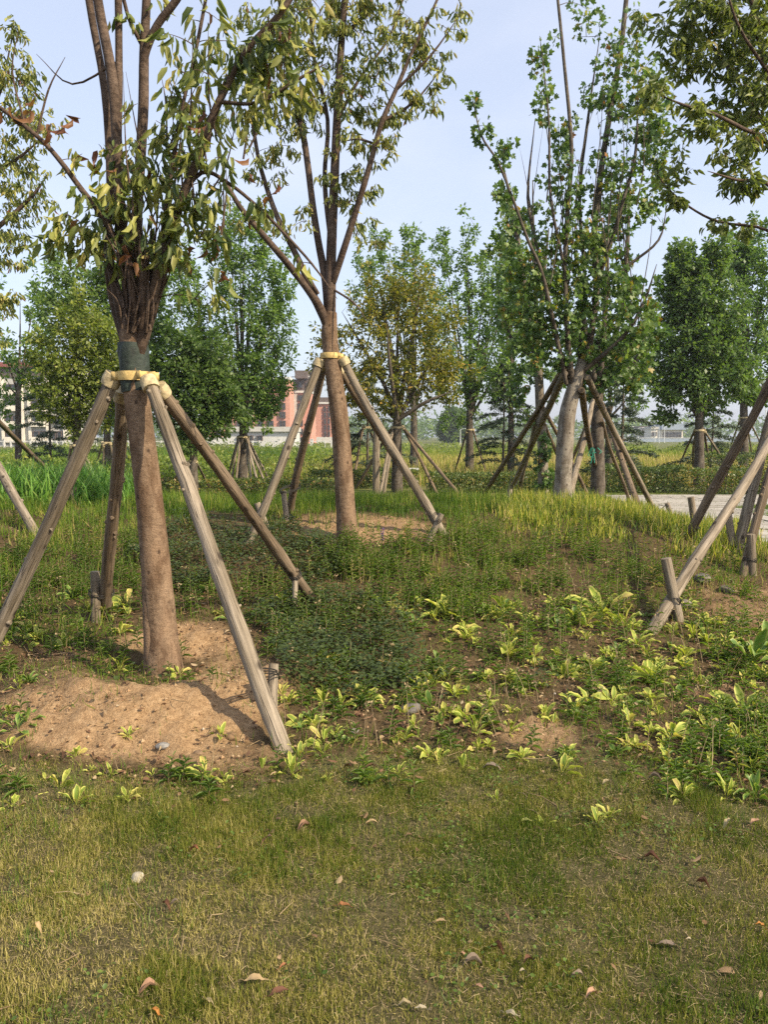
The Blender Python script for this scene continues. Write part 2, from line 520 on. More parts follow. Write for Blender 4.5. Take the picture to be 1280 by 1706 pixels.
# ------------------------------------------------------------------ light
SUN_AZ, SUN_EL = R(122), R(39)
w = bpy.data.worlds.new('World'); sc.world = w; w.use_nodes = True
nt = w.node_tree; nt.nodes.clear()
out = nt.nodes.new('ShaderNodeOutputWorld'); bg = nt.nodes.new('ShaderNodeBackground')
sky = nt.nodes.new('ShaderNodeTexSky'); sky.sky_type = 'NISHITA'; sky.sun_disc = False
sky.sun_elevation = SUN_EL; sky.sun_rotation = SUN_AZ
sky.air_density = 1.0; sky.dust_density = 3.2; sky.ozone_density = 1.6; sky.altitude = 20
tc = nt.nodes.new('ShaderNodeTexCoord')
mp = mapping(nt, tc.outputs['Generated'], (1.6, 1.6, 3.2))
n = noise(nt, 1.35, 5, mp.outputs[0], .55)
cl = ramp(nt, [(.47, (0, 0, 0)), (.72, (1, 1, 1))]); nt.links.new(n.outputs[0], cl.inputs[0])
fac = math_(nt, 'MULTIPLY_ADD', cl.outputs[0], .26); fac.node.inputs[2].default_value = .52
c = mixc(nt, fac, sky.outputs[0], (3.55, 3.74, 4.35))
nt.links.new(c, bg.inputs[0]); bg.inputs[1].default_value = 0.136
nt.links.new(bg.outputs[0], out.inputs[0])
sd = bpy.data.lights.new('sun', 'SUN'); sd.energy = 3.7; sd.angle = R(.6); sd.color = (1, .85, .62)
so = bpy.data.objects.new('sun', sd); col.objects.link(so)
tosun = np.array((math.sin(SUN_AZ) * math.cos(SUN_EL), math.cos(SUN_AZ) * math.cos(SUN_EL), math.sin(SUN_EL)))
from mathutils import Vector
so.rotation_euler = Vector(tosun).to_track_quat('Z', 'Y').to_euler()
so.location = (20, -15, 30)
sc.view_settings.view_transform = 'Standard'; sc.view_settings.look = 'None'
sc.view_settings.exposure = 0.97; sc.view_settings.gamma = 1.0
sc.cycles.max_bounces = 6; sc.cycles.diffuse_bounces = 3; sc.cycles.glossy_bounces = 2
sc.cycles.transmission_bounces = 4; sc.cycles.transparent_max_bounces = 4
sc.cycles.caustics_reflective = False; sc.cycles.caustics_refractive = False
sc.cycles.sample_clamp_indirect = 5
sc.cycles.use_denoising = DENOISE

# ------------------------------------------------------------------ ground sheet
def graded(lo, hi, fine_lo, fine_hi, step, grow=1.16):
    a = list(np.arange(fine_lo, fine_hi + 1e-6, step))
    s = step
    while a[-1] < hi: s *= grow; a.append(a[-1] + s)
    s = step; pre = []
    x = fine_lo
    while x > lo: s *= grow; x -= s; pre.append(x)
    return np.array(pre[::-1] + a)


gx = graded(-1500, 1500, -5.2, 5.6, .035)
gy = graded(-300, 2500, 1.4, 9.5, .035, 1.1)
X, Y = np.meshgrid(gx, gy)
Zn = zones(X, Y)
hz = H(X, Y)
clod = (fbm(X * 9, Y * 9, 77, 3) - .5)
clod2 = np.maximum(0, vnoise(X * 22, Y * 22, 78) - .55)
nearm = np.exp(-(np.maximum(Y - 9, 0) / 3) ** 2)
hz = hz + nearm * (Zn['sand'] * (.055 * clod + .075 * clod2 + .035 * (vnoise(X * 26, Y * 26, 79) - .5)) + Zn['bed'] * (1 - Zn['sand']) * (.05 * clod + .03 * clod2))
nx, ny = len(gx), len(gy)
g = Geo()
i = (np.arange(ny - 1)[:, None] * nx + np.arange(nx - 1)[None, :])
f = np.stack([i, i + 1, i + nx + 1, i + nx], -1).reshape(-1, 4)
g.add(np.stack([X, Y, hz], -1).reshape(-1, 3), f, 0.5, np.stack([Zn['sand'], np.maximum(Zn['bed'], (1 - Zn['lawn']) * (Y < 14) * sst(Zn['py'], 800, 830) * .8), Zn['lawn']], -1).reshape(-1, 3))
m, nt, out = new_mat('earth_and_turf')
s = attr(nt, 'straight'); sx = nt.nodes.new('ShaderNodeSeparateXYZ'); nt.links.new(s.outputs['Vector'], sx.inputs[0])
tc = nt.nodes.new('ShaderNodeTexCoord'); ob = tc.outputs['Object']
n1 = noise(nt, 26, 8, ob, .7); n2 = noise(nt, 3.0, 5, ob); n3 = noise(nt, 120, 4, ob); n4 = noise(nt, .35, 6, ob)
sandc = ramp(nt, [(.25, (.16, .095, .05)), (.5, (.315, .205, .11)), (.75, (.43, .30, .175))]); nt.links.new(n1.outputs[0], sandc.inputs[0])
bedc = ramp(nt, [(.25, (.036, .025, .012)), (.55, (.10, .07, .036)), (.8, (.2, .142, .078))]); nt.links.new(n1.outputs[0], bedc.inputs[0])
lawnc = ramp(nt, [(.25, (.04, .04, .016)), (.55, (.10, .085, .04)), (.8, (.2, .16, .085))]); nt.links.new(n1.outputs[0], lawnc.inputs[0])
fieldc = ramp(nt, [(.3, (.06, .085, .025)), (.5, (.11, .125, .04)), (.7, (.19, .17, .07))]); nt.links.new(n4.outputs[0], fieldc.inputs[0])
jit = math_(nt, 'MULTIPLY_ADD', n2.outputs[0], .7); jit.node.inputs[2].default_value = -.35
def soft(sock):
    mr = nt.nodes.new('ShaderNodeMapRange'); mr.inputs[1].default_value = .25; mr.inputs[2].default_value = .75
    nt.links.new(math_(nt, 'ADD', sock, jit), mr.inputs[0]); return mr.outputs[0]
c = fieldc.outputs[0]
c = mixc(nt, soft(sx.outputs[1]), c, bedc.outputs[0])
c = mixc(nt, soft(sx.outputs[2]), c, lawnc.outputs[0])
c = mixc(nt, soft(sx.outputs[0]), c, sandc.outputs[0])
sp = ramp(nt, [(.34, (.4, .38, .36)), (.5, (1, 1, 1))]); nt.links.new(n3.outputs[0], sp.inputs[0])
c = mixc(nt, .7, c, sp.outputs[0], 'MULTIPLY')
hh = math_(nt, 'ADD', n1.outputs[0], math_(nt, 'MULTIPLY', n3.outputs[0], .5))
principled(nt, out, c, .95, bump(nt, hh, .8, .02), .1)
ground = g.build('ground', m)
tag(ground, kind='structure')


# ------------------------------------------------------------------ scattering helper
def scatter(n, x0, x1, y0, y1, dens, power=1.0):
    """n tries, uniform over the ground; kept with probability dens(x, y, zones)"""
    x = rng.uniform(x0, x1, n); y = y0 + (y1 - y0) * rng.uniform(0, 1, n) ** power
    keep = np.abs(x) < (0.57 * y + .8)
    x, y = x[keep], y[keep]
    z = zones(x, y)
    k = rng.uniform(0, 1, len(x)) < dens(x, y, z)
    return x[k], y[k], H(x[k], y[k]), {a: b[k] for a, b in z.items()}


def blades(g, x, y, z, L, W, tint, lean=.5, tmpl=BLADE, curl=1.5):
    n = len(x)
    a = rng.uniform(0, 2 * math.pi, n); t = np.abs(rng.normal(0, lean, n))
    d = np.stack([np.sin(t) * np.cos(a), np.sin(t) * np.sin(a), np.cos(t)], -1)
    b = a + rng.normal(0, .5, n)
    nr = np.stack([np.cos(b) * .8, np.sin(b) * .8, np.full(n, .5)], -1)
    leaves(g, np.stack([x, y, z - .006], -1), d, nr, L, W, tint, tmpl, curl)


# lawn in the front: short couch grass, straw mixed in, with greener taller patches
def green_patch(z):
    px, py = z['px'], z['py']
    return np.clip(np.maximum.reduce([ell(px, py, 330, 1390, 150, 85, .6), ell(px, py, 850, 1440, 150, 80, .6), ell(px, py, 1210, 1660, 160, 70, .5), ell(px, py, 300, 1650, 90, 50, .5), ell(px, py, 1240, 1320, 110, 120, .5), ell(px, py, 40, 1690, 120, 40, .5) * .7, ell(px, py, 560, 1400, 50, 50, .5) * .8]), 0, 1)
x, y, z, zz = scatter(1350000, -3.1, 3.1, 1.45, 4.1, lambda x, y, z: z['lawn'] * (.25 + .75 * sst(fbm(x * 7, y * 7, 51, 4), .36, .58)) * (.5 + .5 * sst(fbm(x * 2.2, y * 2.2, 53, 4), .36, .50)))
gp = green_patch(zz)
tan = sst(fbm(x * 1.5, y * 1.5, 61, 3), .40, .64) * .5 + .5 * ell(zz['px'], zz['py'], 130, 1590, 330, 110, .6)
L = (.012 + .026 * rng.uniform(0, 1, len(x)) ** 1.5) * (1 + .9 * gp * rng.uniform(.3, 1, len(x))) * (.55 + .9 * fbm(x * 8, y * 8, 75, 3))
tint = np.clip(rng.normal(.54, .2, len(x)) + .34 * (tan - .25) - .24 * gp * sst(fbm(x * 3, y * 3, 73, 3), .3, .6) + .45 * (fbm(x * 14, y * 14, 71, 3) - .5) + .04, 0, 1)
g = Geo()
blades(g, x, y, z, L, .0016 + .0012 * rng.uniform(0, 1, len(x)), tint, .95)
tag(g.build('lawn_grass', M['grass']), 'short olive lawn grass mixed with dry straw blades', kind='stuff')

# straw, dead blades lying flat and long runners
g = Geo()
x, y, z, zz = scatter(120000, -2.9, 2.9, 1.45, 5.0, lambda x, y, z: np.clip(z['lawn'] + .35 * z['bed'], 0, 1))
n = len(x); a = rng.uniform(0, 6.28, n)
d = np.stack([np.cos(a), np.sin(a), rng.uniform(0, .45, n)], -1)
leaves(g, np.stack([x, y, z + rng.uniform(.002, .022, n)], -1), d, np.tile((0, 0, 1.), (n, 1)) + rdir(n) * .4, .007 + .04 * rng.uniform(0, 1, n) ** 7, .0012, rng.uniform(0, 1, n), BLADE, rng.uniform(-3, 4, n))
tag(g.build('dry_straw', M['straw']), 'dead straw blades lying over the lawn', kind='stuff')

# little broad leaves and taller tufts in the turf
x, y, z, zz = scatter(60000, -3.1, 3.1, 1.5, 4.2, lambda x, y, z: z['lawn'] * sst(fbm(x * 4, y * 4, 151, 4), .55, .68) * .35)
n = len(x); g = Geo()
leaves(g, np.stack([x, y, z + rng.uniform(.008, .035, n)], -1), rdir(n, -.2, .6), np.tile((0, 0, 1.), (n, 1)) + rdir(n) * .5, rng.uniform(.007, .018, n), rng.uniform(.006, .013, n), np.clip(rng.normal(.4, .2, n), 0, 1), ROUND)
x, y, z, zz = scatter(90000, -3.1, 3.1, 1.5, 4.2, lambda x, y, z: z['lawn'] * sst(fbm(x * 6, y * 6, 161, 3), .60, .70) * .5)
n = len(x)
blades(g, x, y, z, .03 + .05 * rng.uniform(0, 1, n), .0022, np.clip(rng.normal(.35, .25, n), 0, 1), .55)
tag(g.build('turf_weeds', M['weed']), 'small broad leaves and taller tufts growing in the turf', kind='stuff')

# meadow grass: knee-deep green grass over the mound
def meadow_d(x, y, z):
    px = z['px'] + 150 * (fbm(x * 1.4, y * 1.4, 81, 3) - .5); py = z['py'] + 50 * (fbm(x * 2, y * 2, 83, 3) - .5) * (z['py'] > 850) - 48 * sst(z['px'], 930, 1120)* (z['py'] > 880)
    d = sst(py, 812, 826) * (1 - sst(py, 905, 1010) * .93) + .5 * sst(-px, -260, -80) * (py > 900) * (py < 1080)
    d = d * (1 - sst(py, 1060, 1110)) * (1 - z['sand'] * 1.1) * (1 - .9 * z['clover'])
    iris = ell(px, py, 1010, 865, 210, 40, .3)
    return np.clip(d * (1 - .6 * iris), 0, 1) * (.12 + .88 * sst(fbm(x * 4.5, y * 4.5, 91, 3), .38, .60)) * (x < 5.0 + .05 * (y - 10))
x, y, z, zz = scatter(300000, -9, 6, 4.6, 15.5, meadow_d, .75)
n = len(x); big = fbm(x * 1.1, y * 1.1, 93, 3)
L = (.045 + .16 * rng.uniform(0, 1, n) ** 1.4) * (.2 + 1.7 * fbm(x * 2.8, y * 2.8, 94, 3)) * (.75 + .5 * big) * (1 - .35 * sst(zz['px'], 700, 1000))
tint = np.clip(rng.normal(.34, .2, n) + .6 * (fbm(x * .9, y * .9, 95, 3) - .42) + .9 * (fbm(x * 5, y * 5, 97, 2) - .5) + .22 * sst(zz['px'], 600, 900), 0, 1)
g = Geo()
blades(g, x, y, z, L, .004 + .005 * rng.uniform(0, 1, n), tint, .42)
tag(g.build('meadow_grass', M['meadow']), 'tall green grass covering the low mound', kind='stuff')

# yellowing strap-leaved patch by the maple
x, y, z, zz = scatter(90000, 0.6, 6.2, 7.2, 13.5, lambda x, y, z: np.maximum(ell(z['px'], z['py'], 1000, 866, 200, 36, .35), .8 * ell(z['px'], z['py'], 1190, 905, 70, 40, .4)) * (.12 + .88 * sst(fbm(x * 2.6, y * 2.6, 99, 3), .40, .6)) * .55)
n = len(x)
g = Geo()
blades(g, x, y, z, (.065 + .16 * rng.uniform(0, 1, n)) * (.5 + .9 * fbm(x * 1.7, y * 1.7, 98, 2)), .009 + .008 * rng.uniform(0, 1, n), np.clip(rng.normal(.6, .28, n), 0, 1), .42)
tag(g.build('iris_patch', M['iris']), 'yellow green strap shaped blades of an iris patch around the pale maple', kind='stuff')

# bright reed-like grass on the far left
x, y, z, zz = scatter(50000, -12, -3.2, 9.5, 17, lambda x, y, z: ell(z['px'], z['py'], 30, 838, 165, 40, .3) * .6)
n = len(x)
g = Geo()
blades(g, x, y, z, .22 + .42 * rng.uniform(0, 1, n), .016 + .012 * rng.uniform(0, 1, n), np.clip(rng.normal(.45, .25, n), 0, 1), .35, BLADE, 3.5)
tag(g.build('reed_patch', M['reed']), 'bright green arching reed grass beside the far brace', kind='stuff')

# clover carpet
x, y, z, zz = scatter(150000, -3.2, 1.2, 3.6, 10, lambda x, y, z: sst(z['clover'] + 1.3 * (fbm(x * 3.1, y * 3.1, 108, 4) - .5), .25, .75) * (.25 + .75 * sst(fbm(x * 5, y * 5, 101, 3), .38, .58)))
n = len(x)
g = Geo()
hgt = .05 + .10 * fbm(x * 3, y * 3, 103, 2) + .05 * rng.uniform(-1, 1, n)
d = rdir(n, -.5, .35)
leaves(g, np.stack([x, y, z + np.maximum(hgt, .015)], -1), d, np.tile((0, 0, 1.), (n, 1)) + rdir(n) * .35, rng.uniform(.016, .034, n), rng.uniform(.014, .028, n), np.clip(rng.beta(2, 3.2, n) + .25 * (rng.uniform(0, 1, n) > .93), 0, 1), ROUND, 1.2)
tag(g.build('clover_carpet', M['clover']), 'dark green clover carpet with dry seed heads', kind='stuff')

# leafy green weeds standing in the bed
def weed_d(x, y, z):
    px = z['px'] + 170 * (fbm(x * 1.3, y * 1.3, 85, 3) - .5); py = z['py'] + 60 * (fbm(x * 1.9, y * 1.9, 87, 3) - .5)
    d = np.maximum.reduce([ell(px, py, 700, 960, 190, 70, .4), ell(px, py, 900, 955, 160, 55, .4) * .8, ell(px, py, 760, 1060, 230, 60, .5) * .5, ell(px, py, 560, 1000, 160, 60, .4) * .5, ell(px, py, 1000, 1120, 280, 60, .5) * .25, ell(px, py, 1250, 1095, 60, 50, .4) * .9, ell(px, py, 1230, 1300, 90, 110, .5) * .8, ell(px, py, 150, 960, 180, 60, .5) * .5, ell(px, py, 660, 1230, 320, 60, .5) * .16, z['bed'] * .16, .07 * (z['py'] > 1250) * (z['py'] < 1420), ell(z['px'], z['py'], 1240, 1290, 90, 110, .5), ell(px, py, 1090, 960, 120, 45, .5) * .5, ell(px, py, 560, 1090, 170, 110, .5) * .22, ell(px, py, 900, 1080, 380, 110, .6) * .2])
    return d * (.1 + .9 * sst(fbm(x * 3.4, y * 3.4, 111, 3), .40, .58)) * .5 * (1 - .86 * z['sand'])
x, y, z, zz = scatter(40000, -5, 5, 3.0, 10, weed_d)
g = Geo(); gs = Geo()
for k in range(len(x)):
    h = random.uniform(.07, .20) * (.7 + .5 * (y[k] > 5)); a = random.uniform(0, 6.28); ln = random.uniform(0, .25)
    top = np.array((x[k] + h * ln * math.cos(a), y[k] + h * ln * math.sin(a), z[k] + h))
    nl = random.randint(9, 16); t = np.linspace(.12, 1, nl)
    p = np.array((x[k], y[k], z[k])) + t[:, None] * (top - np.array((x[k], y[k], z[k])))
    az = np.arange(nl) * 2.4 + a
    up = np.linspace(.25, 1.3, nl)
    d = np.stack([np.cos(az), np.sin(az), up], -1)
    leaves(g, p, d, np.tile((0, 0, 1.), (nl, 1)), np.linspace(.075, .035, nl) * random.uniform(.7, 1.15), np.linspace(.014, .008, nl), np.clip(rng.normal(.42 if random.random() > .1 else .85, .15), 0, 1) + rng.uniform(-.1, .1, nl), LEAF, 1.6)
    tube(gs, [(x[k], y[k], z[k] - .01), top], [.0022, .0012], 3, random.uniform(0, .7), cap=False)
tag(g.build('leafy_weeds', M['weed']), 'narrow leaved green weeds standing in the bed', kind='stuff')
xt, yt, zt, zq = scatter(150000, -5, 5, 2.9, 8, lambda x, y, z: (z['bed'] + .3 * z['lawn'] * (y > 3.0)) * (1 - .85 * z['sand']) * sst(fbm(x * 3.3, y * 3.3, 141, 3), .40, .60) * .6 + .06 * z['sand'] * ell(z['px'], z['py'], 200, 1120, 150, 45, .5))
nt_ = len(xt); gt_ = Geo()
blades(gt_, xt, yt, zt, .025 + .10 * rng.uniform(0, 1, nt_) ** 2, .0026 + .002 * rng.uniform(0, 1, nt_), np.clip(rng.normal(.42, .26, nt_), 0, 1), .7)
tag(gt_.build('bed_grass', M['meadow']), 'thin grass tufts growing through the planted bed', kind='stuff')
# dry flower stalks
x2, y2, z2, zz = scatter(6500, -5, 5, 3.2, 9.5, lambda x, y, z: (z['bed'] + .4 * (z['py'] < 1000) * (z['py'] > 900) + .15 * z['lawn'] * (z['py'] < 1420)) * .14 * (1 - z['sand'] * .8))
for k in range(len(x2)):
    h = random.uniform(.08, .26); a = random.uniform(0, 6.28); ln = random.uniform(.05, .5)
    p0 = np.array((x2[k], y2[k], z2[k] - .01)); p1 = p0 + np.array((h * ln * math.cos(a), h * ln * math.sin(a), h))
    tube(gs, [p0, (p0 + p1) / 2 + (0, 0, .02), p1], [.0022, .0016, .001], 3, random.uniform(0, 1), cap=False)
    if random.random() < .5:
        nl = 7; leaves(gs, p1 + rng.normal(0, .008, (nl, 3)), rdir(nl, -.8, .6), rdir(nl), .022, .008, rng.uniform(.2, 1, nl), SMALL)
for k in range(260):
    xx_, yy_ = random.uniform(-3, 3.4), random.uniform(1.8, 6.5)
    a = random.uniform(0, 6.28); l_ = random.uniform(.03, .16); p0 = np.array((xx_, yy_, float(H(xx_, yy_)) + .012)); d_ = np.array((math.cos(a), math.sin(a), random.uniform(-.05, .15)))
    tube(gs, [p0, p0 + d_ * l_ * .5 + rng.normal(0, .006, 3), p0 + d_ * l_], [.0022, .0018, .0008], 4, random.uniform(0, .8), cap=False)
tag(gs.build('dry_stalks', M['straw']), 'dry stems and seed heads standing in the bed', kind='stuff')

# leaf litter on the dark soil
x, y, z, zz = scatter(60000, -4, 5, 1.9, 9, lambda x, y, z: (z['bed'] * .8 * (1 - .8 * z['sand']) + z['lawn'] * np.where(z['py'] < 1430, .09, .012) + .07 * z['sand']) * (.2 + .8 * (fbm(x * 3, y * 3, 121, 2) > .45)) * .8)
n = len(x)
g = Geo()
leaves(g, np.stack([x, y, z + rng.uniform(0.004, .022, n)], -1), rdir(n, -.15, .3), np.tile((0, 0, 1.), (n, 1)) + rdir(n) * .45, .012 + .042 * rng.uniform(0, 1, n) ** 2, .009 + .016 * rng.uniform(0, 1, n), np.clip(rng.beta(1.6, 2.4, n), 0, 1), LEAF, rng.uniform(-1, 2.5, n))
tag(g.build('leaf_litter', M['litter']), 'small brown leaf litter scattered over dark soil', kind='stuff')

# crumbs of earth and gravel
x, y, z, zz = scatter(120000, -4, 5, 3.0, 9.5, lambda x, y, z: (z['sand'] * .55 + z['bed'] * .3) * .6)
n = len(x)
sph = unit(np.array([(1, 0, 0), (-1, 0, 0), (0, 1, 0), (0, -1, 0), (0, 0, 1), (0, 0, -1.)]))
fc = np.array([(0, 2, 4), (2, 1, 4), (1, 3, 4), (3, 0, 4), (2, 0, 5), (1, 2, 5), (3, 1, 5), (0, 3, 5)])
sz = .003 + .012 * rng.uniform(0, 1, n) ** 5
v = np.stack([x, y, z + sz * .2], -1)[:, None, :] + sph[None] * sz[:, None, None] * rng.uniform(.55, 1.2, (n, 6, 1))
g = Geo(); g.add(v.reshape(-1, 3), (fc[None] + (np.arange(n) * 6)[:, None, None]).reshape(-1, 3), np.repeat(np.clip(rng.normal(.45, .2, n), 0, 1), 6))
m, nt, out = new_mat('earth_crumb'); t = attr(nt, 'tint'); r = ramp(nt, [(0, (.10, .06, .035)), (.5, (.29, .185, .10)), (.85, (.40, .29, .18)), (1, (.45, .4, .34))]); nt.links.new(t.outputs['Fac'], r.inputs[0]); principled(nt, out, r.outputs[0], .95, None, .1)
M['crumb'] = m
tag(g.build('soil_crumbs', m, smooth=False), 'crumbs of sandy earth and fine gravel', kind='stuff')

# field beyond the park: tall tan grass, then a green weedy band, then a far wood
x = rng.uniform(-34, 40, 90000); y = 21.5 + 48 * rng.uniform(0, 1, 90000) ** 1.6
k = (np.abs(x) < .56 * y + 1) & (y > 22.5 + 2 * vnoise(x * .2, y * 0, 3))
x, y = x[k], y[k]; n = len(x); z = H(x, y)
big = fbm(x * .12, y * .12, 131, 3); leftg = sst(-x, 2, 9)
g = Geo()
tall = (.22 + .38 * rng.uniform(0, 1, n)) * (.6 + .8 * big) * (1 + .15 * sst(y, 30, 60))
tint = np.clip(rng.normal(.90, .11, n) - .48 * leftg + .6 * (big - .5) - .25 * sst(y, 45, 62), 0, 1)
blades(g, x, y, z, tall, (.012 + .018 * rng.uniform(0, 1, n)) * (1 + y / 45), tint, .28, BLADE, 2.0)
tag(g.build('field_grass', M['meadow']), 'tall tan and green grass of the open field', kind='stuff')

def clumps(n, x0, x1, y0, y1, h0, h1, mat, name, label, size, per=60, tint=(.4, .2), cond=None):
    g = Geo()
    for k in range(n):
        yy = random.uniform(y0, y1); xx = random.uniform(x0, x1) * (yy / y1)
        if cond and not cond(xx, yy): continue
        hh = random.uniform(h0, h1); zz0 = float(H(xx, yy)); r = hh * random.uniform(.7, 1.3)
        p = rdir(per) * (rng.uniform(0, 1, per) ** .4)[:, None] * np.array((r, r, hh * .55)) + np.array((xx, yy, zz0 + hh * .5))
        leaves(g, p, rdir(per, -.4, 1), rdir(per), size * rng.uniform(.6, 1.3, per), size * .5, np.clip(rng.normal(*tint, per), 0, 1), SMALL)
    return tag(g.build(name, M[mat]), label, kind='stuff')
clumps(330, -46, 52, 56, 98, .35, .95, 'lime', 'field_weeds', 'band of light green weeds across the field', .3, 60, (.4, .2))
clumps(150, -26, -2, 20, 40, .4, 1.0, 'lime', 'field_scrub', 'light green scrub in the field near the white fence', .15, 70, (.5, .2), lambda x, y: x < -2.5)
clumps(260, -260, 300, 330, 420, 7, 13, 'deep', 'far_wood', 'far wooded skyline beyond the field', 2.6, 50, (.5, .2))
# ------------------------------------------------------------------ trees
def px_line(D, pts):
    """[(px, py, radius in photo px, depth offset)] -> points, radii in metres"""
    p, r = [], []
    for q in pts:
        dy = q[3] if len(q) > 3 else 0.0
        p.append(P(q[0], q[1], D + dy)); r.append(q[2] / F * (D + dy))
    return np.array(p), np.array(r)


def blob_targets(D, blobs, scale=1.0):
    out = []
    for b in blobs:
        px, py, rx, ry, nn = b[:5]; dy = b[5] if len(b) > 5 else 0.0
        nn = max(1, int(nn * scale))
        q = rdir(nn) * (rng.uniform(0, 1, nn) ** .42)[:, None]
        rxm, rym = rx / F * (D + dy), ry / F * (D + dy)
        q = q * np.array((rxm, min(rxm, rym) * .5 + .5 * max(rxm, rym), rym)) + P(px, py, D + dy)
        out.append(q)
    return np.concatenate(out)


def foliate(gw, gl, lines, targets, spec):
    """twigs grow from the limbs (or earlier twigs) to each target; leaves sit along the twigs"""
    nodes = np.concatenate([l for l, _ in lines])
    dist = np.min(np.linalg.norm(targets[:, None, :] - nodes[None, ::2], axis=2), axis=1) if len(nodes) * len(targets) < 4e6 else np.linalg.norm(targets - nodes.mean(0), axis=1)
    order = np.argsort(dist)
    pool = np.empty((len(nodes) + len(targets) * 3, 3)); pool[:len(nodes)] = nodes; cnt = len(nodes)
    LP, LD, LN = [], [], []
    lpt = spec['per']; tr = spec.get('twig', .004); droop = spec.get('droop', 0.0); spread = spec.get('spread', .03)
    for ti in order:
        t = targets[ti]
        q = pool[:cnt] - t
        dd = (q * q).sum(1) * (1 + spec.get('lowbias', 1.2) * (q[:, 2] > .02))
        s = pool[int(np.argmin(dd))]
        v = t - s; ln = np.linalg.norm(v)
        if ln < 1e-3: continue
        mid = s + v * .5 + np.array((0, 0, .12 * ln)) + rng.normal(0, .06 * ln, 3)
        tt = np.linspace(0, 1, 5)[:, None]
        c = (1 - tt) ** 2 * s + 2 * tt * (1 - tt) * mid + tt ** 2 * t
        if gw is not None:
            tube(gw, c, np.linspace(tr * (1 + ln), tr * .45, 5), spec.get('sides', 3), .4, cap=False)
        pool[cnt] = c[2]; pool[cnt + 1] = c[3]; pool[cnt + 2] = c[4]; cnt += 3
        nl = max(1, int(lpt * random.uniform(.6, 1.4)))
        lo = max(spec.get('t0', .35), 1 - spec.get('run', .35) / ln)
        ts = rng.uniform(lo, 1, nl)[:, None]
        LP.append((1 - ts) ** 2 * s + 2 * ts * (1 - ts) * mid + ts ** 2 * t)
        ax = unit(v)
        LD.append(np.tile(ax, (nl, 1)))
    LP = np.concatenate(LP); AX = np.concatenate(LD); n = len(LP)
    rd = rdir(n)
    d = unit(rd * .9 + AX * .45 + np.array((0, 0, -droop)))
    pos = LP + rd * spread * rng.uniform(.2, 1, n)[:, None]
    if droop > .5:
        nr = rdir(n, -.25, .55)
    else:
        nr = rdir(n) + np.array((0, 0, .9))
    L = spec['L'] * rng.uniform(.6, 1.25, n); W = L * spec['w'] * rng.uniform(.8, 1.2, n)
    clump = fbm(pos[:, 0] * spec.get('cs', 3.0) + pos[:, 1], pos[:, 2] * spec.get('cs', 3.0), 7, 3) - .5
    tint = np.clip(rng.normal(spec['tint'][0], spec['tint'][1], n) + .5 * clump, 0, .9)
    rare = rng.uniform(0, 1, n) < spec.get('rare', .02)
    tint = np.where(rare, rng.uniform(.9, 1, n), tint)
    leaves(gl, pos, d, nr, L, W, tint, spec['tmpl'], spec.get('curl', 1.0) * rng.uniform(.3, 1.6, n))


def tree(name, D, base, trunk, limbs, blobs, spec, bark, leaf, label, cat='tree', group=None, nsides=12, scale=1.0, twigmat='bark_dark', rough=.05, extra=None, ridges=(), flare=1.18):
    """trunk and limbs in photo pixels at distance D; crown blobs likewise"""
    o = empty(name, base, label, cat, group)
    gt = Geo(); lines = []
    p, r = px_line(D, trunk)
    p[0] = np.array(base) + (0, 0, -.06); r[0] *= flare
    p, r = smooth_line(p, r, 4)
    tube(gt, p, r, nsides, .5, rough=rough, seed=1)
    for l in ridges:
        q, rr = px_line(D, l); q[0][2] -= .06; q, rr = smooth_line(q, rr, 4); tube(gt, q, rr, nsides, .5, rough=rough, seed=1)
    gb = Geo()
    for l in limbs:
        if l[-1][1] > 0: l = list(l[:-1]) + [(l[-1][0], l[-1][1], l[-1][2] * .3) + tuple(l[-1][3:])]
        q, rr = px_line(D, l); q, rr = smooth_line(q, rr, 4)
        tube(gb, q, rr, 7 if rr[0] > .012 else 5, .5, rough=.08, seed=2)
        lines.append((q, rr))
    gl = Geo()
    if not lines: lines = [(p, r)]
    foliate(gb, gl, lines, blob_targets(D, blobs, scale), spec)
    if extra: extra(gb, gl)
    gt.build('trunk', M[bark], o)
    if gb.n: gb.build('limbs', M[twigmat], o)
    gl.build('crown', M[leaf], o)
    return o


PRIV = dict(per=7, L=.098, w=.31, tint=(.52, .22), tmpl=LEAF, droop=1.7, spread=.03, curl=1.6, twig=.0035, run=.3, rare=.015)

